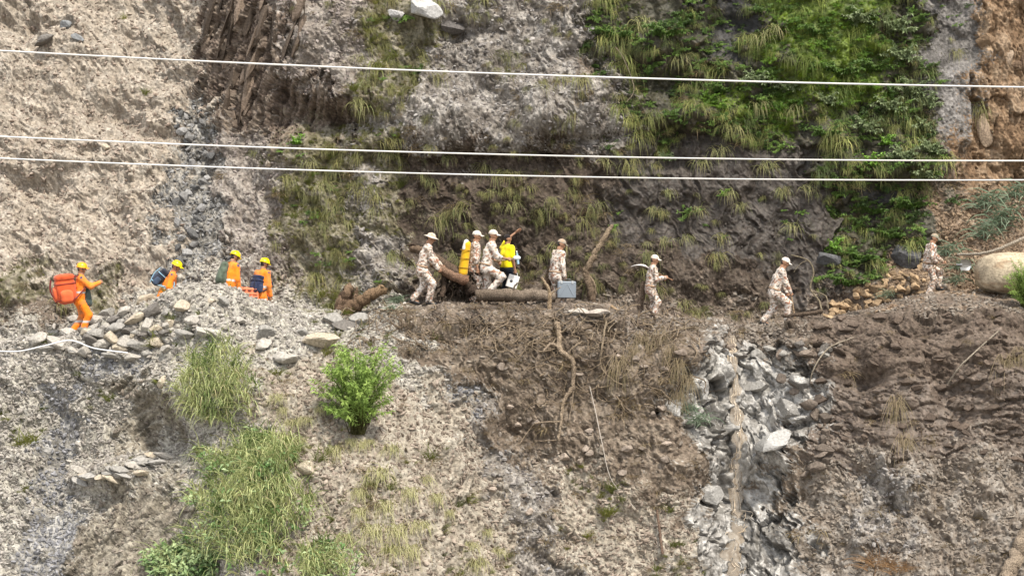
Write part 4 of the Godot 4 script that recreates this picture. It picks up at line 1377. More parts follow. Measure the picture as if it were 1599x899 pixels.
func backpack(label: String, key: String, local: Vector3, turn: Vector3, size: Vector3, col: Color, accent: Color, pocket: Color) -> void:   # body, lid, pockets, straps
	var o := bag("backpack", label, key, local, turn)
	var h := size * 0.5
	var lump := func(at0: Vector3, sz: Vector3, e: float, c: Color) -> ArrayMesh:
		var mb := MB.new()
		mb.ball(at0, sz, e, 28, 20, c)
		for i in mb.v.size():
			var k := 1.0 + 0.05 * camo_n.get_noise_3dv(mb.v[i] * 2.2 + Vector3(size.x * 40.0, 0, 0)) + 0.03 * camo_m.get_noise_3dv(mb.v[i] * 3.0)
			mb.v[i] = at0 + (mb.v[i] - at0) * k
			mb.c[i] = c * (0.92 + 0.35 * camo_n.get_noise_3dv(mb.v[i] * 1.6 + Vector3(size.x * 70.0, 0, 0)))
		return mb.mesh()
	obj("sack", lump.call(Vector3.ZERO, h * Vector3(1.0, 0.92, 1.0), 0.62, col), M.cloth, o)
	obj("lid", lump.call(Vector3(0.01, h.y * 0.80, 0), h * Vector3(0.98, 0.26, 0.98), 0.7, col * 0.85), M.cloth, o)
	obj("pocket", lump.call(Vector3(-h.x * 0.92, -h.y * 0.22, 0), h * Vector3(0.32, 0.5, 0.66), 0.6, pocket), M.cloth, o)
	obj("pocket", lump.call(Vector3(0, -h.y * 0.38, h.z * 0.94), h * Vector3(0.6, 0.42, 0.26), 0.6, pocket), M.cloth, o)
	for y in [0.42, -0.62]:
		var sb := MB.new()
		var rp := PackedVector3Array()
		for k in 33:
			var a := TAU * k / 32.0
			rp.append(Vector3(signf(cos(a)) * pow(absf(cos(a)), 0.62) * h.x * 1.01, h.y * y, signf(sin(a)) * pow(absf(sin(a)), 0.62) * h.z * 1.01))
		var rr := PackedFloat32Array(); rr.resize(33); rr.fill(0.011)
		sb.tube(rp, rr, 5, accent, accent)
		obj("compression_strap", sb.mesh(), M.cloth, o)
	for sz in [-1.0, 1.0]:
		var b := MB.new()
		strap(b, [Vector3(-h.x * 1.25, h.y * 0.75, sz * h.z * 0.5), Vector3(-h.x * 1.4, 0, sz * h.z * 0.5), Vector3(-h.x * 0.8, -h.y * 0.95, sz * h.z * 0.5)], 0.012, accent)
		strap(b, [Vector3(h.x * 0.6, h.y * 0.8, sz * h.z * 0.6), Vector3(h.x + 0.16, h.y * 0.75, sz * 0.13), Vector3(h.x + 0.26, h.y * 0.2, sz * 0.15), Vector3(h.x * 0.8, -h.y * 0.6, sz * h.z)], 0.018, accent)
		obj("strap", b.mesh(), M.cloth, o)

func carried() -> void:
	backpack("bulging red rucksack on the back of the person in the orange helmet", "a", Vector3(-0.34, 1.10, 0.04), Vector3(0, 0, 0.12), Vector3(0.50, 0.74, 0.56), Color(0.62, 0.10, 0.035), Color(0.16, 0.03, 0.03), Color(0.68, 0.13, 0.05))
	backpack("black and pale blue backpack on the person leaning behind the mound", "b", Vector3(-0.10, 1.26, 0.03), Vector3(0, 0, -0.75), Vector3(0.24, 0.48, 0.34), Color(0.03, 0.035, 0.05), Color(0.25, 0.42, 0.55), Color(0.05, 0.07, 0.11))
	backpack("round dark blue backpack on the shorter person carrying the crate", "d", Vector3(-0.13, 1.10, 0.05), Vector3(0, 0, -0.2), Vector3(0.22, 0.46, 0.32), Color(0.028, 0.035, 0.075), Color(0.02, 0.022, 0.04), Color(0.035, 0.045, 0.09))
	var o := bag("kit_sack", "olive green sack slung on the tall person's back", "c", Vector3(-0.10, 1.20, -0.07), Vector3(0, 0, -0.3))
	obj("sack", blob([[Vector3(0, -0.16, 0), Vector3(0, 0.20, 0), 0.135, 0.10], [Vector3(-0.03, -0.12, 0.02), Vector3(-0.03, 0.05, 0.02), 0.12, 0.10]], Color(0.075, 0.095, 0.07), 2.0, 0.6), M.cloth, o)
	var b := MB.new()
	strap(b, [Vector3(0, 0.28, 0.02), Vector3(0.14, 0.34, 0.1), Vector3(0.30, 0.15, 0.16), Vector3(0.18, -0.25, 0.16), Vector3(0, -0.26, 0.05)], 0.016, Color(0.12, 0.13, 0.10))
	obj("strap", b.mesh(), M.cloth, o)
	o = bag("kit_bag", "dark green bag hanging in front of the person in the orange helmet", "a", Vector3(0.17, 0.98, -0.02), Vector3(0, 0, 0.1))
	obj("sack", blob([[Vector3(0, -0.2, 0.05), Vector3(0, 0.16, 0.05), 0.11, 0.085], [Vector3(0, -0.2, -0.07), Vector3(0, 0.16, -0.07), 0.11, 0.085]], Color(0.055, 0.075, 0.07), 5.0, 0.5), M.cloth, o)
	b = MB.new()
	strap(b, [Vector3(0.02, 0.22, 0.05), Vector3(-0.06, 0.40, 0.12), Vector3(-0.18, 0.52, 0.14)], 0.015, Color(0.03, 0.03, 0.035))
	obj("strap", b.mesh(), M.cloth, o)
	# phone
	o = thing("phone", "small dark phone held up by the person in the orange helmet", "phone", held["a0"])
	o.rotation.y = deg_to_rad(18)
	b = MB.new(); b.cbox(Vector3(0.0, 0.05, 0), Vector3(0.012, 0.15, 0.075), 0.004, Color(0.02, 0.02, 0.022)); obj("case", b.mesh(), M.plastic, o)
	b = MB.new(); b.cbox(Vector3(-0.0075, 0.05, 0), Vector3(0.003, 0.138, 0.068), 0.001, Color(0.05, 0.06, 0.07)); obj("screen", b.mesh(), M.shell, o)
	# orange crate between the two who carry it
	var pa: Vector3 = held["c0"]
	o = thing("crate", "ribbed orange plastic crate carried between two people in orange", "crate", Vector3(pa.x + 0.19, pa.y - 0.22, pa.z + 0.10))
	o.rotation = Vector3(0, 0.12, -0.05)
	var oc := Color(0.82, 0.25, 0.12)
	for side in 4:
		var ang := side * PI / 2
		var bs := Basis(Vector3.UP, ang)
		var wd := 0.56 if side % 2 == 0 else 0.34
		var dp := 0.17 if side % 2 == 0 else 0.28
		b = MB.new()
		b.cbox(bs * Vector3(0, 0.19, dp - 0.012), Vector3(wd - 0.03, 0.36, 0.012), 0.003, oc * 0.85, bs)
		for k in 5: b.cbox(bs * Vector3(-wd / 2 + 0.02 + (wd - 0.04) * k / 4.0, 0.19, dp), Vector3(0.028, 0.37, 0.022), 0.005, oc, bs)
		for k in 4: b.cbox(bs * Vector3(0, 0.02 + 0.108 * k, dp + 0.003), Vector3(wd, 0.03, 0.026), 0.006, oc, bs)
		var pn := obj("side_panel", b.mesh(), M.plastic, o)
		b = MB.new()
		for k in 4:
			var gx := -wd / 2 + 0.02 + (wd - 0.04) * (k + 0.5) / 4.0
			b.cbox(bs * Vector3(gx, 0.29, dp - 0.004), Vector3(wd * 0.12, 0.035, 0.006), 0.002, Color(0.12, 0.03, 0.02), bs)
		obj("slot", b.mesh(), M.plastic, pn)
	b = MB.new(); b.cbox(Vector3(0, 0.012, 0), Vector3(0.54, 0.02, 0.32), 0.005, oc * 0.9); obj("bottom", b.mesh(), M.plastic, o)
	# long yellow bag
	o = bag("rescue_bag", "long mustard yellow bag worn upright with a pale end", "f", Vector3(-0.23, 1.10, 0.10), Vector3(0, 0, -0.12))
	var yb := blob([[Vector3(0, -0.34, 0.03), Vector3(0.02, 0.34, 0.03), 0.105, 0.085], [Vector3(0, -0.34, -0.05), Vector3(0.02, 0.34, -0.05), 0.105, 0.085]], Color(0.62, 0.36, 0.02), 4.0)
	obj("sack", yb, M.cloth, o)
	b = MB.new()
	for y in [-0.22, 0.0, 0.2]:
		var rp := PackedVector3Array()
		for k in 21: rp.append(Vector3(cos(TAU * k / 20.0) * 0.115, y, -0.01 + sin(TAU * k / 20.0) * 0.155))
		var rr := PackedFloat32Array(); rr.resize(21); rr.fill(0.010)
		b.tube(rp, rr, 5, Color(0.30, 0.17, 0.02), Color(0.30, 0.17, 0.02))
	obj("strap", b.mesh(), M.cloth, o)
	obj("pale_end", blob([[Vector3(-0.02, 0.24, 0.03), Vector3(-0.01, 0.40, 0.03), 0.075, 0.06]], Color(0.6, 0.6, 0.58), 1.0), M.cloth, o)
	# wooden shaft
	var h0: Vector3 = held["g0"]
	o = thing("tool_shaft", "pale wooden shaft with cloth end held out by the stepping person", "tool", h0)
	b = MB.new(); limb(b, PackedVector3Array([Vector3(-0.85, -0.10, 0.06), Vector3(-0.3, -0.03, 0.02), Vector3(0.12, 0.03, 0.0)]), 0.018, 0.017, Color(0.60, 0.46, 0.30), Color(0.60, 0.46, 0.30), 8, 0.02); obj("shaft", b.mesh(), M.wood, o)
	b = MB.new(); b.ball(Vector3(0.17, 0.045, 0), Vector3(0.09, 0.05, 0.05), 0.8, 12, 8, Color(0.62, 0.68, 0.70)); obj("cloth_wrap", b.mesh(), M.cloth, o)
	# bottle hanging by the yellow shirt
	o = thing("water_bottle", "slim pale blue bottle beside the yellow shirt", "bottle", tf["h"] * Vector3(0.20, 1.0, 0.22))
	o.rotation.z = 0.12
	b = MB.new(); b.tube(PackedVector3Array([Vector3(0, 0, 0), Vector3(0, 0.02, 0), Vector3(0, 0.22, 0), Vector3(0, 0.26, 0), Vector3(0, 0.29, 0)]), PackedFloat32Array([0.030, 0.034, 0.034, 0.018, 0.015]), 12, Color(0.30, 0.48, 0.62), Color(0.35, 0.52, 0.64)); obj("bottle_body", b.mesh(), M.shell, o)
	b = MB.new(); b.tube(PackedVector3Array([Vector3(0, 0.29, 0), Vector3(0, 0.32, 0)]), PackedFloat32Array([0.019, 0.019]), 10, Color(0.7, 0.74, 0.76), Color(0.7, 0.74, 0.76)); obj("lid", b.mesh(), M.plastic, o)
	# white box in the hand of the one in yellow
	h0 = held["h0"]
	o = thing("carton", "white carton with a dark round mark carried by the person in yellow", "box", h0 + Vector3(0, -0.02, 0))
	o.rotation = Vector3(0, 0.15, -0.30)
	b = MB.new(); b.cbox(Vector3(0, -0.20, 0), Vector3(0.27, 0.31, 0.10), 0.012, Color(0.72, 0.71, 0.69)); obj("box", b.mesh(), M.plastic, o)
	b = MB.new(); strap(b, [Vector3(-0.07, -0.05, 0), Vector3(-0.05, 0.015, 0), Vector3(0.05, 0.015, 0), Vector3(0.07, -0.05, 0)], 0.009, Color(0.66, 0.65, 0.62)); obj("handle", b.mesh(), M.plastic, o)
	b = MB.new(); b.tube(PackedVector3Array([Vector3(-0.04, -0.20, 0.045), Vector3(-0.04, -0.20, 0.054)]), PackedFloat32Array([0.035, 0.035]), 16, Color(0.05, 0.05, 0.055), Color(0.05, 0.05, 0.055)); obj("round_mark", b.mesh(), M.plastic, o)
	# grey case
	h0 = held["i0"]
	o = thing("equipment_case", "blue grey hard plastic case held low beside the path", "case", h0 + Vector3(0.05, 0.0, 0.04))
	o.rotation = Vector3(0, 0.05, -0.02)
	var gc := Color(0.20, 0.235, 0.27)
	b = MB.new(); b.cbox(Vector3(0, -0.24, 0.04), Vector3(0.44, 0.40, 0.075), 0.02, gc); obj("front_half", b.mesh(), M.plastic, o)
	b = MB.new(); b.cbox(Vector3(0, -0.24, -0.04), Vector3(0.44, 0.40, 0.075), 0.02, gc * 0.92); obj("back_half", b.mesh(), M.plastic, o)
	b = MB.new(); strap(b, [Vector3(-0.08, -0.04, 0), Vector3(-0.07, 0.005, 0), Vector3(0.07, 0.005, 0), Vector3(0.08, -0.04, 0)], 0.013, Color(0.05, 0.055, 0.06)); obj("handle", b.mesh(), M.plastic, o)
	for s in [-1.0, 1.0]:
		b = MB.new(); b.cbox(Vector3(0.13 * s, -0.06, 0.083), Vector3(0.045, 0.07, 0.014), 0.004, Color(0.40, 0.42, 0.43)); obj("latch", b.mesh(), M.plastic, o)
	for s in [-1.0, 1.0]:
		b = MB.new(); b.cbox(Vector3(0.09 * s, -0.24, 0.081), Vector3(0.02, 0.30, 0.010), 0.003, gc * 1.1, Basis(Vector3(0, 0, 1), 0.5 * s)); obj("rib", b.mesh(), M.plastic, o)
	# pickaxe
	h0 = held["j0"]
	o = thing("pickaxe", "pickaxe with a wooden handle resting on the shoulder", "pickaxe", h0)
	b = MB.new(); limb(b, PackedVector3Array([Vector3(0.14, -0.07, 0), Vector3(-0.25, 0.11, 0.02), Vector3(-0.55, 0.26, 0.04)]), 0.016, 0.019, Color(0.42, 0.24, 0.15), Color(0.42, 0.24, 0.15), 8, 0.02); obj("handle", b.mesh(), M.wood, o)
	b = MB.new()
	b.tube(spline(PackedVector3Array([Vector3(-0.86, 0.26, 0.05), Vector3(-0.72, 0.29, 0.045), Vector3(-0.57, 0.28, 0.04), Vector3(-0.46, 0.23, 0.035), Vector3(-0.38, 0.15, 0.03)]), 3), PackedFloat32Array([0.006, 0.012, 0.018, 0.022, 0.026, 0.03, 0.036, 0.036, 0.03, 0.026, 0.022, 0.016, 0.010]), 8, Color(0.42, 0.40, 0.39), Color(0.36, 0.34, 0.33))
	obj("pick_head", b.mesh(), M.metal, o)
	# walking stick
	h0 = held["k0"]
	o = thing("walking_stick", "straight pale stick held upright by the striding person", "stick", h0)
	b = MB.new(); limb(b, PackedVector3Array([Vector3(-0.05, 0.26, 0), Vector3(0, 0, 0), Vector3(0.08, -0.55, 0.02)]), 0.018, 0.021, Color(0.66, 0.48, 0.31), Color(0.6, 0.43, 0.28), 8, 0.04); obj("stick", b.mesh(), M.wood, o)
	# shovel
	h0 = held["l0"]
	var h1: Vector3 = held["l1"]
	var ax := (h1 - h0).normalized()
	ax = (ax + Vector3(0.25, -0.12, 0.05)).normalized()
	o = thing("shovel", "shovel with a grey metal blade held out over the fallen leaves", "shovel", h0)
	b = MB.new(); limb(b, PackedVector3Array([-ax * 0.28, ax * 0.2, ax * 0.62]), 0.018, 0.018, Color(0.32, 0.24, 0.17), Color(0.32, 0.24, 0.17), 8, 0.02); obj("handle", b.mesh(), M.wood, o)
	b = MB.new(); b.tube(PackedVector3Array([ax * 0.52, ax * 0.62, ax * 0.68]), PackedFloat32Array([0.024, 0.025, 0.03]), 10, Color(0.28, 0.29, 0.3), Color(0.34, 0.35, 0.36)); obj("socket", b.mesh(), M.metal, o)
	b = MB.new()
	var sd := Vector3(0, 0, 1).cross(ax).normalized()
	var nn := ax.cross(sd)
	for j in 8:
		var q := []
		for k in 2:
			var f := (j + k) / 8.0
			var wdt := 0.13 * (1.0 if f < 0.55 else sqrt(maxf(0.02, 1.0 - pow((f - 0.55) / 0.45, 2))))
			for s in [-1.0, -0.5, 0.0, 0.5, 1.0]:
				q.append(ax * (0.64 + 0.30 * f) + sd * (wdt * s) + nn * (0.035 * s * s - 0.02 * sin(f * 3.0)))
		for s in 4:
			b.quad(q[s], q[s + 1], q[s + 6], q[s + 5], Color(0.52, 0.53, 0.54))
			b.quad(q[s + 5] - nn * 0.004, q[s + 6] - nn * 0.004, q[s + 1] - nn * 0.004, q[s] - nn * 0.004, Color(0.52, 0.53, 0.54))
	obj("blade", b.mesh(), M.metal, o)

func wood() -> void:
	branch("log", "long fallen grey tree trunk lying along the path below the yellow shirt", "log", [[745, 462, 0.25, 1], [790, 461, 0.30, 1], [830, 461, 0.35, 1], [866, 464, 0.35, 1]], 0.15, 0.12, Color(0.24, 0.185, 0.14), Color(0.36, 0.29, 0.225), [[[[800, 455, 0.35, 1], [806, 444, 0.4, 1], [815, 440, 0.45, 1]], 0.03, 0.012], [[[752, 470, 0.45, 1], [762, 486, 0.6, 1], [775, 500, 0.7, 1]], 0.03, 0.01]])
	branch("tree_trunk", "dark leaning trunk with a peeled end behind the hatted person", "tree trunk", [[640, 386, -0.75, 1], [668, 395, -0.6, 1], [700, 418, -0.5, 1], [728, 440, -0.4, 1], [740, 458, -0.35, 1]], 0.075, 0.16, Color(0.28, 0.20, 0.14), Color(0.085, 0.06, 0.047), [[[[690, 408, -0.55, 1], [694, 430, -0.35, 1], [690, 462, -0.2, 1]], 0.09, 0.06], [[[655, 388, -0.7, 1], [644, 381, -0.65, 1], [634, 384, -0.65, 1]], 0.035, 0.015]])
	branch("tree_trunk", "thick reddish brown trunk end resting above the root mass", "tree trunk", [[672, 412, -0.25, 1], [692, 422, -0.2, 1], [712, 433, -0.2, 1], [727, 438, -0.2, 1]], 0.07, 0.12, Color(0.40, 0.27, 0.19), Color(0.30, 0.17, 0.11))
	branch("stump", "broken brown log stub with a torn pale end on the mound edge", "log", [[540, 486, 0.75, 1], [560, 472, 0.8, 1], [580, 459, 0.85, 1], [598, 451, 0.9, 1]], 0.16, 0.10, Color(0.22, 0.145, 0.095), Color(0.40, 0.27, 0.16), [[[[586, 456, 0.9, 1], [594, 447, 0.92, 1], [600, 450, 0.95, 1]], 0.06, 0.03]])
	branch("stump", "jagged upright brown stump behind the torn log stub", "log", [[530, 488, 0.3, 1], [538, 468, 0.3, 1], [544, 450, 0.3, 1]], 0.19, 0.12, Color(0.24, 0.16, 0.11), Color(0.34, 0.23, 0.15), [[[[552, 476, 0.4, 1], [556, 458, 0.4, 1], [557, 449, 0.4, 1]], 0.07, 0.03]])
	branch("dead_tree", "bare crooked dead trunk standing between the case and the pickaxe", "dead tree", [[925, 478, -0.45, 1], [922, 450, -0.45, 1], [915, 428, -0.5, 1], [922, 408, -0.5, 1], [935, 385, -0.55, 1], [955, 352, -0.6, 1]], 0.105, 0.05, Color(0.21, 0.15, 0.105), Color(0.44, 0.34, 0.235), [[[[919, 430, -0.62, 1], [927, 440, -0.55, 1], [930, 458, -0.55, 1], [926, 472, -0.55, 1]], 0.035, 0.02], [[[920, 412, -0.65, 1], [928, 405, -0.6, 1], [931, 402, -0.6, 1]], 0.06, 0.035]])
	branch("forked_stick", "pale forked stick standing in the soil in front of the grey case", "stick", [[858, 482, 0.85, 1], [858, 462, 0.85, 1], [855, 448, 0.85, 1], [846, 433, 0.85, 1]], 0.055, 0.03, Color(0.50, 0.37, 0.24), Color(0.55, 0.42, 0.28), [[[[858, 462, 0.85, 1], [866, 454, 0.87, 1], [876, 448, 0.9, 1]], 0.022, 0.008]])
	branch("broken_post", "brown broken trunk piece behind the person with the case", "log", [[853, 462, -0.8, 1], [856, 440, -0.75, 1], [863, 418, -0.7, 1]], 0.10, 0.09, Color(0.14, 0.10, 0.075), Color(0.24, 0.165, 0.11))
	branch("broken_post", "pale flat plank of wood standing behind the pickaxe carrier", "plank", [[998, 497, -0.35, 1], [1001, 470, -0.35, 1], [1005, 440, -0.35, 1]], 0.085, 0.06, Color(0.34, 0.26, 0.20), Color(0.30, 0.215, 0.155))
	branch("root", "thick pale twisted root hanging down the middle of the bank", "root", [[872, 508, 0.15], [878, 524, 0.22], [868, 542, 0.22], [884, 566, 0.22], [906, 598, 0.22], [885, 630, 0.20], [872, 655, 0.18], [871, 688, 0.15]], 0.075, 0.028, Color(0.44, 0.34, 0.24), Color(0.42, 0.33, 0.24), [[[[870, 542, 0.22], [856, 540, 0.18], [846, 545, 0.1]], 0.045, 0.02], [[[880, 655, 0.18], [846, 662, 0.16], [830, 672, 0.12], [812, 694, 0.08]], 0.022, 0.010], [[[872, 688, 0.14], [852, 690, 0.12], [832, 686, 0.08]], 0.02, 0.008], [[[906, 598, 0.22], [902, 626, 0.2], [894, 655, 0.12]], 0.022, 0.008]])
	branch("root", "thin curved root looping out of the bank beside the twisted root", "root", [[950, 500, 0.12], [935, 540, 0.18], [946, 570, 0.18], [962, 595, 0.12], [975, 600, 0.08]], 0.028, 0.012, PALEWOOD * 0.8, PALEWOOD, [[[[940, 520, 0.14], [958, 505, 0.15], [972, 498, 0.1]], 0.016, 0.008]])
	branch("branch", "bundle of broken pale branches poking out at the pickaxe carrier's feet", "branch", [[955, 478, 0.5, 1], [975, 492, 0.8, 1], [998, 503, 1.1, 1], [1018, 508, 1.3, 1]], 0.04, 0.02, Color(0.52, 0.37, 0.23), PALEWOOD, [[[[975, 492, 0.8, 1], [985, 478, 0.85, 1], [1000, 476, 0.8, 1]], 0.022, 0.01], [[[990, 500, 1.0, 1], [1005, 488, 1.05, 1], [1020, 484, 1.0, 1]], 0.02, 0.01], [[[1018, 508, 1.3, 1], [1030, 530, 1.5, 1], [1022, 560, 1.6, 1]], 0.02, 0.008]])
	branch("branch", "dark wet branch stub sloping down under the pickaxe carrier", "branch", [[1010, 478, 0.6, 1], [1020, 492, 0.9, 1], [1026, 512, 1.2, 1]], 0.035, 0.025, DARKBARK, DARKBARK * 0.7)
	branch("branch", "pale branch leaning on the bank just above the stream", "branch", [[1058, 492, 0.7, 1], [1068, 515, 1.0, 1], [1072, 540, 1.3, 1]], 0.03, 0.02, PALEWOOD, PALEWOOD * 0.8)
	branch("root", "long bow shaped root arching beside the top of the stream", "root", [[1082, 512, 0.12], [1050, 520, 0.25], [1036, 545, 0.3], [1048, 575, 0.2], [1062, 600, 0.1]], 0.024, 0.012, PALEWOOD * 0.75, PALEWOOD * 0.7)
	branch("stick", "long straight pale stick lying on the dark mud bank", "stick", [[1476, 600, 0.16], [1515, 562, 0.28], [1556, 521, 0.12]], 0.022, 0.016, Color(0.52, 0.45, 0.36), Color(0.50, 0.43, 0.34))
	branch("stick", "thin curved pale stick lying over stones right of the stream top", "stick", [[1262, 596, 0.1], [1272, 572, 0.16], [1296, 550, 0.16], [1334, 528, 0.08]], 0.018, 0.014, Color(0.50, 0.43, 0.33), Color(0.52, 0.44, 0.34))
	branch("vine", "bare looping vine hanging in front of the dark cliff", "vine", [[1236, 398, -0.9, 1], [1262, 406, -0.9, 1], [1271, 425, -0.85, 1], [1266, 450, -0.8, 1], [1280, 470, -0.6, 1], [1284, 488, -0.4, 1]], 0.014, 0.026, Color(0.33, 0.28, 0.19), Color(0.36, 0.30, 0.21), [[[[1270, 455, -0.75, 1], [1290, 462, -0.55, 1], [1294, 482, -0.4, 1]], 0.018, 0.014], [[[1262, 406, -0.9, 1], [1250, 412, -0.88, 1], [1240, 425, -0.85, 1]], 0.010, 0.005]])
	branch("branch", "long bleached branch lying above the round boulder", "branch", [[1496, 397, -0.7, 1], [1530, 396, -0.5, 1], [1565, 387, -0.4, 1], [1605, 370, -0.4, 1], [1640, 360, -0.5, 1]], 0.028, 0.05, Color(0.52, 0.46, 0.38), Color(0.50, 0.42, 0.33))
	branch("branch", "thin forked twig rising in front of the shovel carrier", "branch", [[1458, 420, 0.0, 1], [1475, 405, 0.05, 1], [1490, 400, 0.05, 1]], 0.014, 0.008, Color(0.40, 0.33, 0.22), Color(0.45, 0.38, 0.28), [[[[1468, 425, 0.05, 1], [1482, 412, 0.1, 1], [1494, 410, 0.1, 1]], 0.012, 0.006]])
	branch("branch", "muddy branch lying flat at the striding person's front foot", "branch", [[1225, 494, 0.3, 1], [1250, 491, 0.35, 1], [1285, 486, 0.3, 1]], 0.04, 0.05, Color(0.13, 0.095, 0.07), Color(0.17, 0.125, 0.09))
	branch("tree_trunk", "smooth pale trunk leaning in at the lower corner of the mud bank", "tree trunk", [[1572, 905, 4.8, 1], [1590, 865, 4.7, 1], [1612, 815, 4.6, 1], [1640, 760, 4.5, 1]], 0.16, 0.14, Color(0.50, 0.40, 0.30), Color(0.46, 0.37, 0.28))
	branch("root", "bare twig standing up from the dry grass on the mud bank", "twig", [[1364, 905, 0.1], [1366, 870, 0.25], [1362, 838, 0.2]], 0.018, 0.008, Color(0.20, 0.13, 0.085), Color(0.26, 0.18, 0.12))
	branch("branch", "brown branch lying down the slope above the stream bottom", "branch", [[1024, 795, 0.08], [1030, 830, 0.12], [1036, 862, 0.08]], 0.028, 0.03, Color(0.22, 0.15, 0.11), Color(0.25, 0.17, 0.125))
	branch("branch", "thin grey dead branch hanging from the vegetated cliff top", "branch", [[955, 75, 0.3], [970, 100, 0.35], [985, 140, 0.35], [992, 165, 0.3]], 0.018, 0.01, Color(0.34, 0.28, 0.20), Color(0.33, 0.28, 0.2))
	# tangles of fine roots, too many to count
	var b := MB.new()
	var r := RandomNumberGenerator.new()
	r.seed = 77
	for k in 300:
		var x := r.randf_range(560, 1090)
		var y := r.randf_range(478, 540) if k < 230 else r.randf_range(530, 640)
		if k >= 230: x = r.randf_range(830, 1090)
		var p := PackedVector3Array()
		var dx := r.randf_range(-14, 14)
		for s in 5:
			p.append(on(clampf(x, 20, 1590), y, r.randf_range(0.02, 0.2)))
			x += dx + r.randf_range(-8, 8)
			y += r.randf_range(-3, 13)
		var t := r.randf()
		limb(b, p, r.randf_range(0.009, 0.02), 0.005, (PALEWOOD * 1.15).lerp(BARK, t), PALEWOOD.lerp(BARK, t), 5, 0.05, k)
	tag(obj("root_tangle", b.mesh(), M.wood), "tangle of thin pale roots hanging from the edge of the path", "", "", "stuff")
	# the dark mass of roots under the leaning trunk
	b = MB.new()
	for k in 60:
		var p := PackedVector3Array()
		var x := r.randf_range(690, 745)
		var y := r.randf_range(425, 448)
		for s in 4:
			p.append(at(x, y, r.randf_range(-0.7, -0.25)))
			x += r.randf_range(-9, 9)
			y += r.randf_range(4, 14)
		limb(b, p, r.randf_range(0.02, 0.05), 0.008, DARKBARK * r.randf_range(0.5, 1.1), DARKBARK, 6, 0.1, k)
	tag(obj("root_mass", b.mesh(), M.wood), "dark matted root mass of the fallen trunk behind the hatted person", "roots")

func cables() -> void:
	var list := [
		["white cable running highest across the cliff", [79, 105, 126, 136], 14.0, 0.0145],
		["middle white cable of three crossing above the walkers", [213, 236, 247, 251], 13.0, 0.0135],
		["lowest white cable crossing just above the walkers' heads", [247, 268, 280, 281], 12.0, 0.013],
	]
	for e in list:
		var pts := PackedVector3Array()
		var ys: Array = e[1]
		for k in 41:
			var x := -700.0 + 75.0 * k
			var f := x / 1599.0
			# a parabola through the ends that keeps the sag of the middle
			var y: float = ys[0] + (ys[3] - ys[0]) * f + 4.0 * (0.5 * (ys[1] + ys[2]) - 0.5 * (ys[0] + ys[3])) * f * (1.0 - f)
			pts.append(at(x, y, e[2]))
		var rad := PackedFloat32Array()
		rad.resize(41)
		rad.fill(e[3])
		var b := MB.new()
		b.tube(pts, rad, 8, Color(0.60, 0.59, 0.575), Color(0.54, 0.53, 0.52), 0.09, int(ys[0]))
		tag(obj("cable", b.mesh(), M.cable), e[0], "cable", "cables strung in front of the hillside")
	var b := MB.new()
	var q := spline(PackedVector3Array([on(-40, 552, 0.14), on(30, 547, 0.2), on(75, 543, 0.3), on(112, 541, 0.32), on(150, 544, 0.30), on(205, 550, 0.22)]), 8)
	var rr := PackedFloat32Array(); rr.resize(q.size()); rr.fill(0.017)
	b.tube(q, rr, 7, Color(0.62, 0.62, 0.63), Color(0.62, 0.62, 0.63))
	tag(obj("rope", b.mesh(), M.cable), "pale rope lying across the rocks at the foot of the heap", "rope")
	b = MB.new()
	q = spline(PackedVector3Array([on(912, 600, 0.2), on(922, 640, 0.22), on(938, 690, 0.2), on(960, 745, 0.18), on(992, 795, 0.06)]), 8)
	rr = PackedFloat32Array(); rr.resize(q.size()); rr.fill(0.009)
	b.tube(q, rr, 6, Color(0.40, 0.36, 0.32), Color(0.36, 0.32, 0.28))
	tag(obj("cord", b.mesh(), M.cable), "thin cord hanging from the twisted root down the bank", "cord")

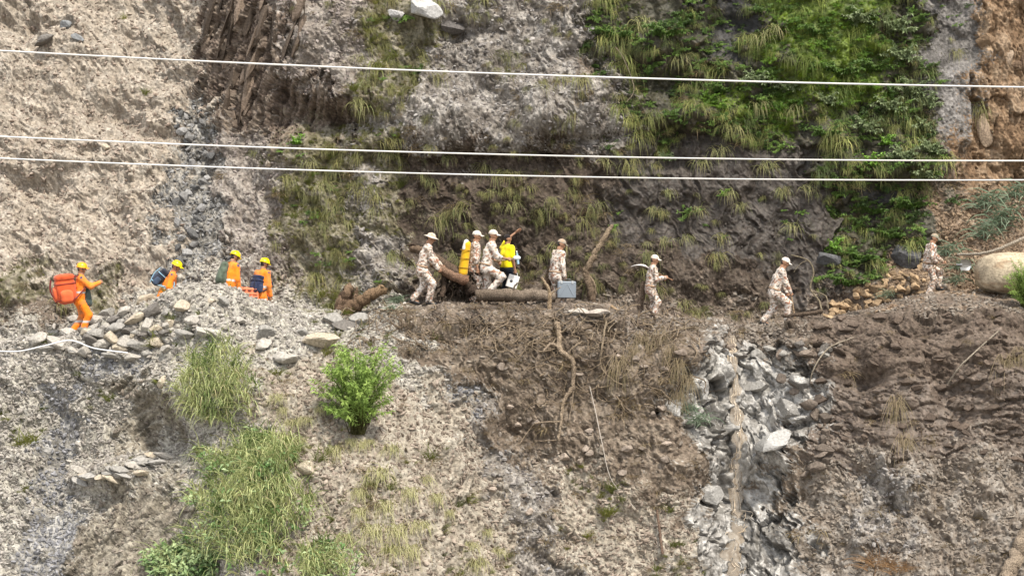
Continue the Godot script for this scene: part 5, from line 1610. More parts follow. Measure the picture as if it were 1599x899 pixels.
func stones() -> void:
	stone_kinds()
	var pale := Color(0.46, 0.43, 0.385)
	var grey := Color(0.33, 0.315, 0.29)
	var buff := Color(0.52, 0.45, 0.35)
	var dark := Color(0.17, 0.155, 0.14)
	var ochre := Color(0.38, 0.27, 0.165)
	# round boulder
	var bo := rock_arrays(900, 4, 0)
	var nz := noise(FastNoiseLite.TYPE_SIMPLEX_SMOOTH, 0.9, 4, 55)
	var mb := MB.new()
	for i in bo[0].size():
		var p: Vector3 = bo[0][i]
		var e := Vector3(signf(p.x) * pow(absf(p.x), 0.72), signf(p.y) * pow(absf(p.y), 0.72), p.z) * Vector3(0.90, 0.50, 0.8)
		mb.vert(e * (1.0 + 0.13 * nz.get_noise_3dv(p) + 0.02 * nz.get_noise_3dv(p * 5.0)), p, (Color(0.54, 0.45, 0.325) if nz.get_noise_3dv(p * 1.4 + Vector3(9, 0, 0)) < 0.22 else Color(0.40, 0.30, 0.20)) * (1.0 + 0.45 * nz.get_noise_3dv(p * 2.3 + Vector3(4, 0, 0))))
	for i in range(0, bo[2].size(), 3): mb.tri_i(bo[2][i], bo[2][i + 1], bo[2][i + 2])
	var o := obj("boulder", mb.mesh(), M.stone)
	o.position = at(1584, 428, -0.05)
	o.rotation.z = -0.06
	tag(o, "large smooth round beige boulder at the end of the path", "boulder")
	# heap of broken stones below the first walker: [px, py, w, h, tone, flat]
	var heap := [
		[60, 530, 34, 22, pale], [90, 536, 46, 22, pale], [120, 512, 40, 26, grey], [148, 498, 34, 18, pale], [168, 492, 34, 22, grey], [190, 488, 30, 16, pale], [205, 500, 38, 18, buff],
		[228, 470, 42, 30, buff], [236, 488, 44, 26, dark], [150, 520, 40, 20, grey], [172, 528, 26, 22, buff], [186, 512, 40, 18, grey], [196, 532, 36, 22, pale], [212, 540, 34, 18, grey], [226, 508, 20, 40, pale],
		[132, 548, 26, 24, pale], [206, 556, 30, 16, pale], [176, 554, 36, 10, grey], [104, 520, 30, 20, pale], [138, 530, 34, 18, dark], [160, 538, 34, 18, pale], [244, 532, 30, 20, buff], [256, 518, 22, 14, dark],
		[114, 496, 24, 14, pale], [180, 500, 30, 16, dark], [196, 516, 26, 16, dark], [84, 522, 26, 16, grey], [126, 536, 26, 14, grey], [150, 508, 26, 14, pale], [220, 524, 22, 16, dark],
		[70, 543, 26, 12, grey], [112, 545, 24, 12, pale], [188, 543, 26, 14, buff], [228, 550, 22, 12, grey], [240, 514, 20, 14, grey], [164, 512, 20, 14, pale],
	]
	for e in heap:
		var tone := "pale grey" if e[4] == pale else ("mid grey" if e[4] == grey else ("yellowish" if e[4] == buff else "dark brown"))
		var label := "%s %s stone in the heap below the orange helmet, %s" % ["large" if e[2] * e[3] > 700 else ("middling" if e[2] * e[3] > 420 else "small"), tone, "at the rope" if e[1] > 530 else ("beside the walker's feet" if e[0] < 160 else "beside the gravel mound")]
		if e[2] == 42: label = "big yellowish block crowning the stone heap beside the gravel mound"
		elif e[3] == 40: label = "upright pale slab wedged against the gravel mound"
		elif e[2] == 44: label = "dark brown block under the yellowish crowning block"
		elif e[0] == 90: label = "widest pale stone of the heap, behind the rope"
		rock(e[0], e[1], e[2] * 0.84, e[3] * 0.84, e[4], "rock", label, "broken stones heaped below the orange helmeted walker" if label.contains(" in the heap ") else "", e[2] > e[3] * 1.9, rng.randf_range(-0.4, 0.4))
	for k in 44:
		var x := rng.randf_range(40, 270)
		var t: Color = [pale, grey, buff, dark][k % 4]
		rock(x, 545 - x * 0.16 + rng.randf_range(-18, 22), rng.randf_range(8, 18), rng.randf_range(7, 13), t, "rock", "%s %s chip between bigger stones of the heap, %s" % ["angular" if k % 3 else "flat", ["pale", "mid grey", "yellowish", "dark"][k % 4], "at its rope end" if x < 120 else ("in its middle" if x < 200 else "beside the mound")], "small stones of the heap below the orange helmeted walker", k % 3 == 0, rng.randf_range(-0.5, 0.5))
	# stones on the gravel mound
	var mound := [
		[286, 478, 26, 20, buff, "yellowish block set in the crest of the gravel mound"], [322, 522, 42, 16, pale, "flat pale slab on the front of the gravel mound"], [340, 524, 34, 14, pale, "flat pale stone touching the slab on the gravel mound"], [290, 524, 30, 14, grey, "flat grey stone beside the slabs of the gravel mound"],
		[498, 532, 52, 26, buff, "large cream boulder lying above the bright green shrub"], [452, 562, 36, 16, pale, "long pale stone below the cream boulder"], [436, 556, 26, 12, pale, "small pale stone behind the long pale stone"], [412, 522, 30, 20, grey, "grey block on the slope under the orange crate"],
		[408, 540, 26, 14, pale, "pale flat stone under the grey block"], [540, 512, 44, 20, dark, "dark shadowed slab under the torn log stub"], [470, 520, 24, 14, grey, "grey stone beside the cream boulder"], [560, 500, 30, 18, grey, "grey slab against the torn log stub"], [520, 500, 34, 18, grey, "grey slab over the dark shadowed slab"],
		[300, 500, 22, 14, pale, "small pale stone high on the gravel mound"], [350, 470, 20, 12, grey, "small grey stone near the mound crest"], [372, 500, 24, 12, pale, "pale chip stone midway down the gravel mound"], [260, 546, 18, 14, pale, "pale stone above the grassy bush"], [330, 470, 16, 10, buff, "small yellowish stone near the mound crest"],
		[255, 600, 16, 20, buff, "cream stone standing beside the grassy bush"], [480, 728, 26, 16, buff, "cream stone lying right of the big leafy bush"],
	]
	for e in mound: rock(e[0], e[1], e[2], e[3], e[4], "rock", e[5], "", e[2] > e[3] * 1.7, rng.randf_range(-0.25, 0.25))
	# flat stones on the ledge of the hollow
	for k in 22:
		var x := rng.randf_range(125, 262)
		var t: Color = [pale, grey, buff, Color(0.40, 0.385, 0.36)][k % 4]
		rock(x, 750 - (x - 125) * 0.22 + rng.randf_range(-13, 12), rng.randf_range(14, 36), rng.randf_range(7, 13), t, "flat_stone", "%s flat stone of the small pile on the hollow's ledge" % ["pale", "mid grey", "yellowish", "warm grey"][k % 4], "flat stones piled on the ledge of the hollow", true, rng.randf_range(-0.5, 0.1))
	# ochre rubble along the foot of the cliff
	for k in 70:
		var f := k / 69.0
		var x := 1296 + f * 150 + rng.randf_range(-8, 8)
		var y := 486 - f * 48 + rng.randf_range(-10.0 - f * 26.0, 9.0 + f * 6.0)
		rock(x, y, rng.randf_range(6, 21), rng.randf_range(6, 15), ochre * [0.7, 1.0, 1.3][k % 3], "rock", "%s stone in the rubble strip, %s" % [["dark ochre", "ochre", "pale ochre"][k % 3], "beside the looping vine" if f < 0.33 else ("midway to the shovel carrier" if f < 0.66 else "behind the shovel carrier")], "ochre rubble along the cliff foot", k % 3 == 0, rng.randf_range(-0.6, 0.3), false, 0.35)
	# grey rocks in the stream bed
	var bed := [[1205, 690, 56, 24], [1110, 770, 40, 30], [1232, 640, 26, 40], [1180, 600, 40, 26], [1055, 640, 34, 24], [1250, 600, 30, 22]]
	for k in bed.size():
		var e: Array = bed[k]
		var white := k in [0, 1, 4]
		rock(e[0], e[1], e[2], e[3], Color(0.43, 0.42, 0.40) if white else Color(0.215, 0.205, 0.19) * [0.6, 0.9, 1.2, 1.5][k % 4], "wet_rock", "pale wet block of the stream bed, %s" % ["beside the narrowing", "low by the water", "highest and apart from the others"][clampi(k, 0, 2) if k < 2 else 2] if white else "%s wet rock in the bed of the muddy stream, %s" % [["dark grey", "grey", "light grey", "pale grey"][k % 4], "above the narrowing" if e[1] < 740 else "below the narrowing"], "pale blocks in the stream bed" if white else "wet grey rocks in the stream bed", k % 3 == 0, rng.randf_range(-0.7, 0.7), true, 0.5)
	# cobbles caught at the top of the stream
	for k in 22:
		rock(rng.randf_range(1060, 1170) if k < 9 else rng.randf_range(1175, 1300), rng.randf_range(535, 556), rng.randf_range(12, 24), rng.randf_range(9, 16), [grey, dark, Color(0.23, 0.185, 0.15)][k % 3], "cobble", ["grey cobble in the row above the stream face" + (" beside the water" if k < 9 else " under the curved stick"), "dark cobble in the row above the stream face" + (" beside the water" if k < 9 else " under the curved stick"), "brown cobble in the row above the stream face" + (" beside the water" if k < 9 else " under the curved stick")][k % 3], "cobbles in the row above the stream face", k % 2 == 0)
	for k in 15:
		var f := k / 14.0
		rock(1236 + 60 * sin(f * 2.6) + rng.randf_range(-16, 16), 590 + f * 150, rng.randf_range(12, 28), rng.randf_range(9, 19), Color(0.15, 0.122, 0.10) * [0.8, 1.1, 1.4][k % 3], "mud_block", "%s muddy stone along the stream bed's edge, %s" % [["dark brown", "brown", "light brown"][k % 3], "at the cobble row" if f < 0.3 else ("level with the pale block" if f < 0.7 else "at the narrowing")], "mud covered stones along the stream edge", k % 2 == 0, rng.randf_range(-0.4, 0.4))
	# pebbles stuck in the brown slope
	for k in 30:
		rock(rng.randf_range(760, 1050), rng.randf_range(540, 680) if k % 2 == 0 else rng.randf_range(690, 800), rng.randf_range(8, 16), rng.randf_range(7, 12), Color(0.32, 0.265, 0.22) * [0.8, 1.0, 1.3][k % 3], "pebble", "%s muddy pebble stuck in the brown slope %s" % [["dark", "plain brown", "pale"][k % 3], "beside the twisted root" if k % 2 == 0 else "below the twisted root"], "muddy pebbles in the brown slope", false, 0.0, false, 0.3)
	# broken lumps on the mud bank
	for k in 60:
		var x := rng.randf_range(1275, 1597)
		var y := 490 + 230 * pow(rng.randf(), 1.4)
		rock(x, y, rng.randf_range(10, 24), rng.randf_range(7, 13), Color(0.128, 0.097, 0.076) * [0.8, 1.0, 1.2][k % 3], "mud_clod", "%s brown mud clod on the %s of the cracked bank %s" % [["dark", "plain", "lighter"][k % 3], "upper part" if y < 560 else ("middle" if y < 640 else "lower part"), "near the stream edge" if x < 1370 else ("below the ochre rubble" if x < 1480 else "under the boulder")], "mud clods of the cracked bank", k % 3 == 0, rng.randf_range(-0.4, 0.4), false, 0.5)
	# pale and dark rocks of the cliff
	rock(664, 14, 56, 30, Color(0.50, 0.495, 0.485), "rock", "white grey rock jutting out at the top of the cliff", "", false, -0.5)
	rock(620, 24, 26, 22, Color(0.45, 0.44, 0.44), "rock", "small pale rock beside the jutting white rock", "", false, -0.5)
	rock(700, 40, 40, 24, Color(0.14, 0.13, 0.125), "rock", "dark rock under the jutting white rock", "", true, -0.4)
	rock(100, 42, 20, 18, Color(0.25, 0.26, 0.27), "rock", "blue grey block high on the landslide slope", "", false, 0.3)
	rock(122, 58, 20, 14, Color(0.28, 0.29, 0.30), "rock", "small blue grey stone below the blue grey block", "", true)
	rock(70, 62, 40, 16, Color(0.20, 0.185, 0.17), "rock", "dark flat rock beside the blue grey block", "", true, 0.3)
	rock(165, 230, 14, 12, buff, "rock", "cream stone on the landslide slope between two cables")
	rock(418, 254, 12, 11, Color(0.55, 0.47, 0.38), "rock", "cream stone on the pinkish rock below the tilted slabs")
	rock(1415, 402, 56, 40, Color(0.10, 0.10, 0.105), "rock", "dark rock bulging among the plants behind the shovel carrier")
	rock(1290, 405, 40, 26, Color(0.12, 0.12, 0.125), "rock", "dark grey rock behind the looping vine")
	rock(905, 488, 30, 12, Color(0.50, 0.46, 0.41), "rock", "flat white stone in the soil beside the forked stick", "", true)
	rock(930, 490, 40, 14, Color(0.46, 0.41, 0.36), "rock", "flat pale stone right of the forked stick", "", true)
	for k in 34:
		var f := k / 33.0
		rock(290 + 20 * sin(f * 5.0) + rng.randf_range(-24, 28), 175 + f * 260, rng.randf_range(8, 19), rng.randf_range(8, 20), [Color(0.14, 0.14, 0.14), Color(0.34, 0.335, 0.33), Color(0.22, 0.215, 0.21)][k % 3], "rock", "%s rock in the steep rubble gully %s" % [["dark grey", "pale grey", "mid grey"][k % 3], "above the middle cable" if f < 0.2 else ("just under the cables" if f < 0.5 else ("halfway down" if f < 0.75 else "behind the orange walkers"))], "rocks in the steep rubble gully", k % 4 == 0, rng.randf_range(-0.8, 0.8))
	# tilted slabs of the brown buttress
	for k in 44:
		var x := rng.randf_range(312, 470)
		var y := rng.randf_range(-10, 185) if x < 420 else rng.randf_range(-10, 60)
		var i := hit(x, y)
		var c: Color = Color(0.17, 0.13, 0.10) * [0.5, 0.75, 1.0, 1.35, 1.7][k % 5]
		var s := obj("rock_slab", rocks[k % rocks.size()], stone(Color(c.r, c.g, c.b)))
		s.basis = Basis(Vector3(0, 0, 1), deg_to_rad(-18 + rng.randf_range(-8, 8))) * Basis(Vector3.UP, rng.randf_range(-0.3, 0.9)) * Basis.from_scale(Vector3(rng.randf_range(0.05, 0.16), rng.randf_range(0.25, 0.85), rng.randf_range(0.12, 0.28)))
		s.position = gp[i] - gn[i] * 0.12
		tag(s, "%s tilted slab of the brown buttress, %s" % [["blackish", "dark brown", "brown", "light brown", "pale tan"][k % 5], "above the top cable" if y < 95 else "under the top cable"], "rock", "tilted slabs of the brown buttress")
	# blocks of the ochre wall
	for k in 7:
		var x := rng.randf_range(1512, 1640)
		var y := rng.randf_range(-20, 300)
		var i := hit(minf(x, 1630), maxf(y, -30))
		var c := [Color(0.235, 0.16, 0.10), Color(0.15, 0.10, 0.065), Color(0.36, 0.275, 0.20), Color(0.26, 0.175, 0.11)][k % 4] as Color
		var s := obj("wall_block", rocks[k % rocks.size()], stone(c))
		s.basis = Basis(Vector3(0, 0, 1), rng.randf_range(-0.4, 0.2)) * Basis.from_scale(Vector3(rng.randf_range(0.12, 0.34), rng.randf_range(0.16, 0.5), rng.randf_range(0.14, 0.25))) * Basis(Vector3.UP, rng.randf() * 6.0)
		s.position = gp[i] - gn[i] * 0.10
		tag(s, "%s block of the jointed rock wall, %s" % [["ochre", "dark brown", "pale tan", "reddish ochre"][k % 4], "above the top cable" if y < 130 else ("between the cables" if y < 250 else "at the wall foot")], "rock", "blocks of the ochre rock wall")
	# loose stones everywhere, too many to count
	var pal := {-1: [Color(0.3, 0.26, 0.22), Color(0.2, 0.17, 0.14)], R.SLOPE: [Color(0.44, 0.37, 0.31), Color(0.27, 0.21, 0.17)], R.GRAVEL: [Color(0.48, 0.45, 0.41), Color(0.24, 0.215, 0.19)], R.GULLY: [Color(0.38, 0.375, 0.37), Color(0.09, 0.09, 0.09)], R.WET: [Color(0.36, 0.36, 0.36), Color(0.12, 0.12, 0.12)],
		R.DARKSOIL: [Color(0.16, 0.13, 0.105), Color(0.07, 0.055, 0.045)], R.DARKROCK: [Color(0.11, 0.095, 0.085), Color(0.06, 0.052, 0.047)], R.MUD: [Color(0.17, 0.13, 0.10), Color(0.085, 0.063, 0.05)], R.DEBRIS: [Color(0.38, 0.28, 0.19), Color(0.17, 0.115, 0.075)], R.PALE: [Color(0.42, 0.35, 0.29), Color(0.22, 0.175, 0.14)], R.GREY: [Color(0.40, 0.38, 0.365), Color(0.15, 0.13, 0.12)], R.BLUE: [Color(0.36, 0.36, 0.38), Color(0.14, 0.14, 0.15)], R.PINK: [Color(0.40, 0.35, 0.33), Color(0.18, 0.15, 0.135)]}
	scatter("loose_gravel", "gravel_piece", chips, M.stone, 60000, {R.SLOPE: 0.3, R.GRAVEL: 1.0, R.GULLY: 0.7, R.PALE: 0.5, R.BLUE: 0.7, R.PINK: 0.3, R.GREY: 0.3, R.DEBRIS: 0.9, R.SHALE: 0.3, R.WET: 0.02, R.SOIL: 0.07, R.MUDLOW: 0.4, R.PATH: 0.6}, 0.016, 0.07, pal, -1.0, "loose angular gravel strewn over the hillside", null, 0.0, 0.15, 1.5)
	scatter("soil_crumbs", "soil_crumb", chips, M.soil, 9000, {R.SOIL: 0.35, R.DARKSOIL: 0.9, R.MUD: 0.8, R.PATH: 0.8, R.OLIVE: 0.6, R.DARKROCK: 0.15, R.MUDLOW: 0.6, R.PALE: 0.4}, 0.016, 0.055, {-1: [Color(0.22, 0.175, 0.14), Color(0.11, 0.085, 0.066)], R.DARKSOIL: pal[R.DARKSOIL], R.MUD: pal[R.MUD], R.DARKROCK: pal[R.DARKROCK]}, -1.0, "crumbs of soil lying on the slopes", null, 0.0, 0.1)
	scatter("gravel_stones", "stone", rocks, M.stone, 1300, {R.GRAVEL: 1.0, R.SLOPE: 0.35, R.GULLY: 1.0, R.PALE: 0.25, R.GREY: 0.3, R.WET: 0.04, R.DEBRIS: 0.8}, 0.04, 0.10, pal, -1.0, "scattered fist-sized stones on the slopes", null, 0.0, 0.1)

func water() -> void:
	var nz := noise(FastNoiseLite.TYPE_SIMPLEX_SMOOTH, 1.0, 3, 71)
	var r := RandomNumberGenerator.new()
	r.seed = 12
	var foam := Color(0.52, 0.45, 0.36)
	var mud := Color(0.30, 0.23, 0.155)
	# the line the water takes, smoothed over the rocks
	var mids := PackedVector3Array()
	for k in 140:
		var y := 522.0 + k * 3.0
		var cx := 1149.0 + 5.0 * sin(y * 0.021) + 9.0 * nz.get_noise_2d(y * 0.014, 3.0) + (4.0 if y > 730 and y < 810 else 0.0) - (5.0 if y > 830 else 0.0)
		var m := Vector3()
		for j in 9: m += on(cx, y + (j - 4) * 4.0, 0.0) / 9.0
		mids.append(m)
	var b := MB.new()
	for k in 64:
		var i0 := r.randi_range(0, 6) if k < 8 else r.randi_range(0, 132)
		var i1 := mini(139, i0 + r.randi_range(4, 15))
		var off := r.randf_range(-1, 1)
		var p := PackedVector3Array()
		var w := PackedFloat32Array()
		for i in range(i0, i1 + 1):
			var wide := 0.07 if i < 66 else (0.10 if i < 92 else 0.30)
			var o := (off + 0.7 * nz.get_noise_2d(i * 0.05, k * 3.0)) * wide
			p.append(mids[i] + Vector3(o, 0, 0.05 + 0.05 * nz.get_noise_2d(i * 0.12, k * 7.0) - absf(off) * 0.03))
			w.append((0.004 + 0.03 * absf(nz.get_noise_2d(i * 0.2, k * 5.0 + 50.0))) * sin(PI * clampf((i - i0 + 0.4) / (i1 - i0 + 0.8), 0.05, 0.95)))
		b.tube(p, w, 6, mud.lerp(foam, r.randf()), mud.lerp(foam, r.randf()), 0.1, k)
	tag(obj("stream_water", b.mesh(), M.water), "thin muddy water falling in strands down the wet rock face", "", "", "structure")
	b = MB.new()
	var n := 9
	for i in 138:
		var half := (0.10 + 0.13 * nz.get_noise_2d(i * 0.09, 90.0)) * (1.0 if i < 66 else (1.2 if i < 92 else 2.4))
		for k in n:
			var f := (k - 4) / 4.0
			var q := nz.get_noise_2d(f * 2.0 + 11.0, i * 0.06)
			b.vert(mids[i] + Vector3(f * half + 0.05 * nz.get_noise_2d(i * 0.05, 120.0), 0, 0.045 - 0.05 * f * f + 0.02 * q), Vector3(f * 0.6 + q * 0.5, 0.2, 1).normalized(), mud.lerp(foam, clampf(0.4 + 1.2 * nz.get_noise_2d(f * 2.6 + 30.0, i * 0.11), 0, 1)))
	var s0 := 0
	for i in 137:
		for k in n - 1:
			var a := s0 + i * n + k
			b.tri_i(a, a + n, a + n + 1)
			b.tri_i(a, a + n + 1, a + 1)
	tag(obj("stream_film", b.mesh(), M.film), "translucent film of muddy water over the wet rock face", "", "", "structure")

func plants() -> void:
	var lime := Color(0.20, 0.25, 0.075)
	var olive := Color(0.15, 0.155, 0.06)
	var straw := Color(0.36, 0.31, 0.16)
	var deep := Color(0.045, 0.085, 0.02)
	var green := Color(0.09, 0.155, 0.03)
	var blue := Color(0.16, 0.22, 0.14)
	var hang: Array = []
	for k in 6: hang.append(tuft_mesh(300 + k, 46, 0.24, 0.1, 0.4, 0.4, 0.3, 0.95, 0.013, 3.6, olive, lime.lerp(Color.WHITE, 0.05), straw))
	var clump: Array = []
	for k in 5: clump.append(tuft_mesh(320 + k, 40, 0.12, 1.0, 0.5, 0.8, 0.25, 0.6, 0.016, 1.2, olive, lime, olive))
	var leafy: Array = []
	for k in 5: leafy.append(leafy_mesh(340 + k, 9, 16, Vector3(0.45, 0.4, 0.4), 0.085, 0.042, deep, green))
	var dry: Array = []
	for k in 4: dry.append(tuft_mesh(360 + k, 26, 0.2, 0.4, 0.6, 0.9, 0.2, 0.55, 0.012, 1.6, Color(0.22, 0.17, 0.11), straw, Color(0.25, 0.2, 0.14)))
	var W := Color(1, 1, 1)
	var nmask := noise(FastNoiseLite.TYPE_SIMPLEX_SMOOTH, 0.55, 3, 61)
	scatter("hanging_grass", "grass_tuft", hang, M.grass, 950, {R.OLIVE: 0.5, R.GREEN: 1.0, R.MOSS: 0.4, R.DARKSOIL: 0.32, R.GREY: 0.26, R.DARKROCK: 0.12, R.PINK: 0.05, R.SMOOTH: 0.12}, 0.28, 0.95, {-1: [Color(1.1, 1.05, 0.95), Color(0.6, 0.62, 0.6)], R.GREEN: [Color(1.25, 1.3, 1.0), Color(0.3, 0.4, 0.34)], R.MOSS: [Color(1.0, 1.2, 0.65), Color(0.4, 0.55, 0.3)]}, 0.9, "long grass hanging down the cliff", nmask, -0.12, 0.02, 1.0, Vector2i(9, 15))
	scatter("cliff_leaves", "leafy_sprig", leafy, M.leaf, 1100, {R.GREEN: 1.0, R.MOSS: 0.9, R.OLIVE: 0.08, R.DARKROCK: 0.05, R.BLACK: 0.3, R.SMOOTH: 0.08}, 0.25, 0.85, {-1: [Color(2.0, 1.9, 1.9), Color(0.5, 0.55, 0.6)], R.MOSS: [Color(1.5, 1.6, 0.7), Color(0.8, 0.9, 0.6)]}, 0.6, "small leafy plants covering the damp cliff", nmask, -0.25, 0.0, 1.0, Vector2i(9, 15))
	scatter("moss_tufts", "moss_tuft", clump, M.grass, 2300, {R.MOSS: 1.0, R.GREEN: 0.25, R.OLIVE: 0.5}, 0.12, 0.36, {-1: [Color(1.3, 1.7, 0.4), Color(0.6, 0.9, 0.28)], R.GREEN: [Color(0.7, 0.8, 0.4), Color(0.4, 0.5, 0.3)], R.OLIVE: [Color(1.3, 1.15, 0.8), Color(0.6, 0.6, 0.45)]}, 0.3, "bright moss and short grass on the cliff", null, 0.0, 0.0, 1.0, Vector2i(9, 15))
	scatter("dry_straw", "straw", dry, M.grass, 700, {R.GREY: 0.5, R.SOIL: 0.5, R.MUD: 0.22, R.DARKSOIL: 0.5, R.OLIVE: 0.5, R.PATH: 0.35, R.MUDLOW: 0.35, R.GREEN: 0.5, R.PALE: 0.5, R.PINK: 0.3}, 0.3, 1.0, {-1: [Color(1.1, 1.05, 1.0), Color(0.5, 0.45, 0.4)]}, 0.7, "dry straw and dead grass lying on the slope", nmask, -0.1)
	scatter("slope_grass", "grass_tuft", clump, M.grass, 420, {R.PALE: 0.8, R.GRAVEL: 0.22, R.SLOPE: 0.02, R.OLIVE: 0.8}, 0.25, 0.9, {-1: [Color(1.4, 1.3, 0.9), Color(0.8, 0.85, 0.7)]}, 0.8, "thin yellow green grass on the lower slope", nmask, 0.06)
	# grass tufts one can pick out on the dark rock
	var spots := [[1240, 352, 1.0], [1195, 258, 0.9], [1258, 292, 0.8], [1222, 300, 0.7], [1136, 300, 0.9], [1155, 320, 0.8], [1092, 325, 0.9], [1070, 370, 0.8], [1022, 325, 0.7], [1045, 300, 0.7], [1095, 250, 0.9], [1120, 235, 1.0], [960, 358, 0.7], [1010, 380, 0.6], [1040, 375, 0.8], [720, 330, 0.9], [705, 395, 0.7], [800, 320, 0.9], [770, 300, 0.8], [860, 310, 0.8], [560, 160, 1.0], [575, 130, 0.9], [560, 90, 0.8], [1190, 60, 1.1], [1215, 45, 1.0], [1060, 90, 1.1], [1000, 35, 1.1], [975, 80, 1.0], [1080, 160, 1.1], [1180, 165, 1.1], [1150, 200, 1.0], [1240, 170, 1.0], [945, 250, 0.8], [700, 245, 0.8], [600, 240, 0.8], [520, 330, 1.1], [545, 350, 1.0], [500, 290, 1.0], [585, 330, 0.9], [610, 400, 0.8], [480, 250, 0.9]]
	for k in spots.size():
		var e: Array = spots[k]
		var o := obj("grass_tuft", hang[k % hang.size()], M.grass)
		o.position = on(e[0], e[1], 0.03)
		o.scale = Vector3.ONE * float(e[2]) * rng.randf_range(0.6, 0.9)
		o.rotation.y = rng.randf_range(-0.4, 0.4)
		var where := "dark damp rock" if e[0] > 940 and e[1] > 230 else ("mossy cliff" if e[0] > 940 else ("soil bank behind the walkers" if e[0] > 640 else "olive grassy cliff"))
		tag(o, "%s green grass tuft on the %s, %s" % ["large" if e[2] >= 0.9 else "small", where, "above the top cable" if e[1] < 110 else ("between the cables" if e[1] < 275 else ("just under the cables" if e[1] < 330 else "low near the path"))], "grass tuft", "grass tufts on the %s" % where)
	# leafy plants one can pick out on the mossy cliff
	var pale_leaf := leafy_mesh(401, 26, 30, Vector3(0.8, 0.7, 0.7), 0.11, 0.055, Color(0.12, 0.17, 0.07), Color(0.25, 0.30, 0.16), 0.25)
	var deep_leaf := leafy_mesh(402, 26, 34, Vector3(0.8, 0.7, 0.7), 0.10, 0.055, deep, Color(0.10, 0.18, 0.03), 0.2)
	var lime_leaf := leafy_mesh(403, 18, 26, Vector3(0.5, 0.6, 0.5), 0.12, 0.08, Color(0.10, 0.22, 0.03), Color(0.20, 0.36, 0.05), 0.2)
	var shrubs := [[1405, 75, 0.9, pale_leaf, "pale grey green leafy shrub at the top of the cliff's far edge"], [1420, 130, 0.9, pale_leaf, "pale leafy shrub hanging beside the smooth grey rock"], [1440, 190, 0.8, pale_leaf, "pale leafy shrub trailing under the smooth grey rock"], [1385, 155, 0.8, pale_leaf, "pale leafy shrub beside the trailing one"],
		[1230, 130, 0.6, pale_leaf, "small pale shrub on the moss ledge under the top cable"], [1340, 20, 0.9, pale_leaf, "pale leafy shrub in the middle of the moss wall's top"], [1275, 40, 0.7, deep_leaf, "deep green plant on the brightest moss"], [1310, 100, 0.9, deep_leaf, "deep green shrub low on the bright moss wall"], [1360, 95, 0.8, deep_leaf, "deep green shrub between moss wall and pale shrubs"],
		[1130, 130, 0.7, deep_leaf, "deep green plant beside the black rock recess"], [1035, 40, 0.9, deep_leaf, "deep green shrub at the top above the grey cliff"], [965, 45, 0.8, deep_leaf, "deep green shrub nearest the grey cliff"], [1290, 200, 0.7, deep_leaf, "deep green plant hanging over the bare dark rock"], [1365, 245, 0.7, lime_leaf, "bright broad-leaved plant on the middle cable line"], [1385, 215, 0.5, lime_leaf, "small bright plant above the broad-leaved plant"],
		[1440, 260, 0.8, pale_leaf, "dull leafy shrub beside the ochre wall foot"], [1420, 310, 0.8, deep_leaf, "dark shrub over the black rock near the ochre wall"], [1365, 320, 0.7, deep_leaf, "dark shrub over the black rock under the lowest cable"], [1350, 390, 0.8, deep_leaf, "green shrub behind the striding person"], [1325, 430, 0.8, deep_leaf, "green shrub at the cliff foot above the ochre rubble"], [1390, 360, 0.7, deep_leaf, "green shrub behind the shovel carrier"], [1300, 380, 0.6, lime_leaf, "bright small shrub behind the looping vine"],
		[1395, 30, 1.0, pale_leaf, "topmost pale shrub beside the smooth grey rock"], [1445, 150, 0.8, pale_leaf, "pale shrub clinging to the smooth grey rock under the top cable"], [1410, 235, 0.8, pale_leaf, "dusty pale shrub just above the middle cable"], [1345, 190, 0.8, pale_leaf, "dusty pale shrub under the bright moss wall"], [1290, 150, 0.7, pale_leaf, "dusty pale shrub under the deep green ones"], [1180, 115, 0.7, pale_leaf, "dusty pale shrub hanging by the black recess"], [1450, 225, 0.7, pale_leaf, "dusty pale shrub at the end of the cliff by the ochre wall"],
		[1425, 385, 0.5, pale_leaf, "white leaved sprig behind the shovel carrier's back"], [955, 352, 0.35, lime_leaf, "bright sprig at the tip of the dead trunk"], [1130, 300, 0.35, lime_leaf, "small bright sprig on bare rock below the cables"], [460, 215, 0.5, lime_leaf, "bright sprig under the tilted brown slabs"], [1040, 240, 0.45, pale_leaf, "pale sprig on the middle cable above the pickaxe carrier"]]
	for e in shrubs:
		var o := thing("leafy_shrub", e[4], "shrub", on(e[0], e[1] + 18.0 * e[2], 0.02))
		o.scale = Vector3.ONE * float(e[2])
		o.rotation.y = rng.randf_range(-0.5, 0.5)
		obj("foliage", e[3], M.leaf, o)
	# bright feathery shrub below the path
	feathery("feathery_shrub", "bright green feathery shrub on the pale slope", 558, 692, 1.12, 540)
	feathery("feathery_shrub", "feathery green shrub leaning over the round boulder", 1600, 492, 0.62, 541)
	mass("grass_bush", "pale green feathery grass bush above the dark hollow", 338, 615, 60, 60, 0.5, 1300, 0, 550, 1.1)
	mass("leafy_bush", "big yellow green bush of grass and broad leaves on the mound", 395, 805, 84, 92, 0.9, 2700, 260, 551, 1.35)
	mass("grass_bush", "yellowish grass clump on top of the big bush", 418, 712, 48, 34, 0.4, 700, 120, 552, 1.2)
	mass("leafy_bush", "grey green leafy bush at the lower edge under the hollow", 285, 885, 62, 28, 0.4, 160, 330, 553, 0.6)
	mass("grass_bush", "wispy yellow green grass bush at the lower edge beside the straw grass", 505, 885, 46, 32, 0.4, 420, 60, 554, 1.1)
	# long straw coloured grass clumps on the lower slope
	var long_straw: Array = []
	for k in 4: long_straw.append(tuft_mesh(380 + k, 90, 0.3, 0.35, 0.5, 0.4, 0.5, 1.3, 0.014, 3.0, Color(0.26, 0.26, 0.11), Color(0.38, 0.41, 0.17), Color(0.52, 0.45, 0.29)))
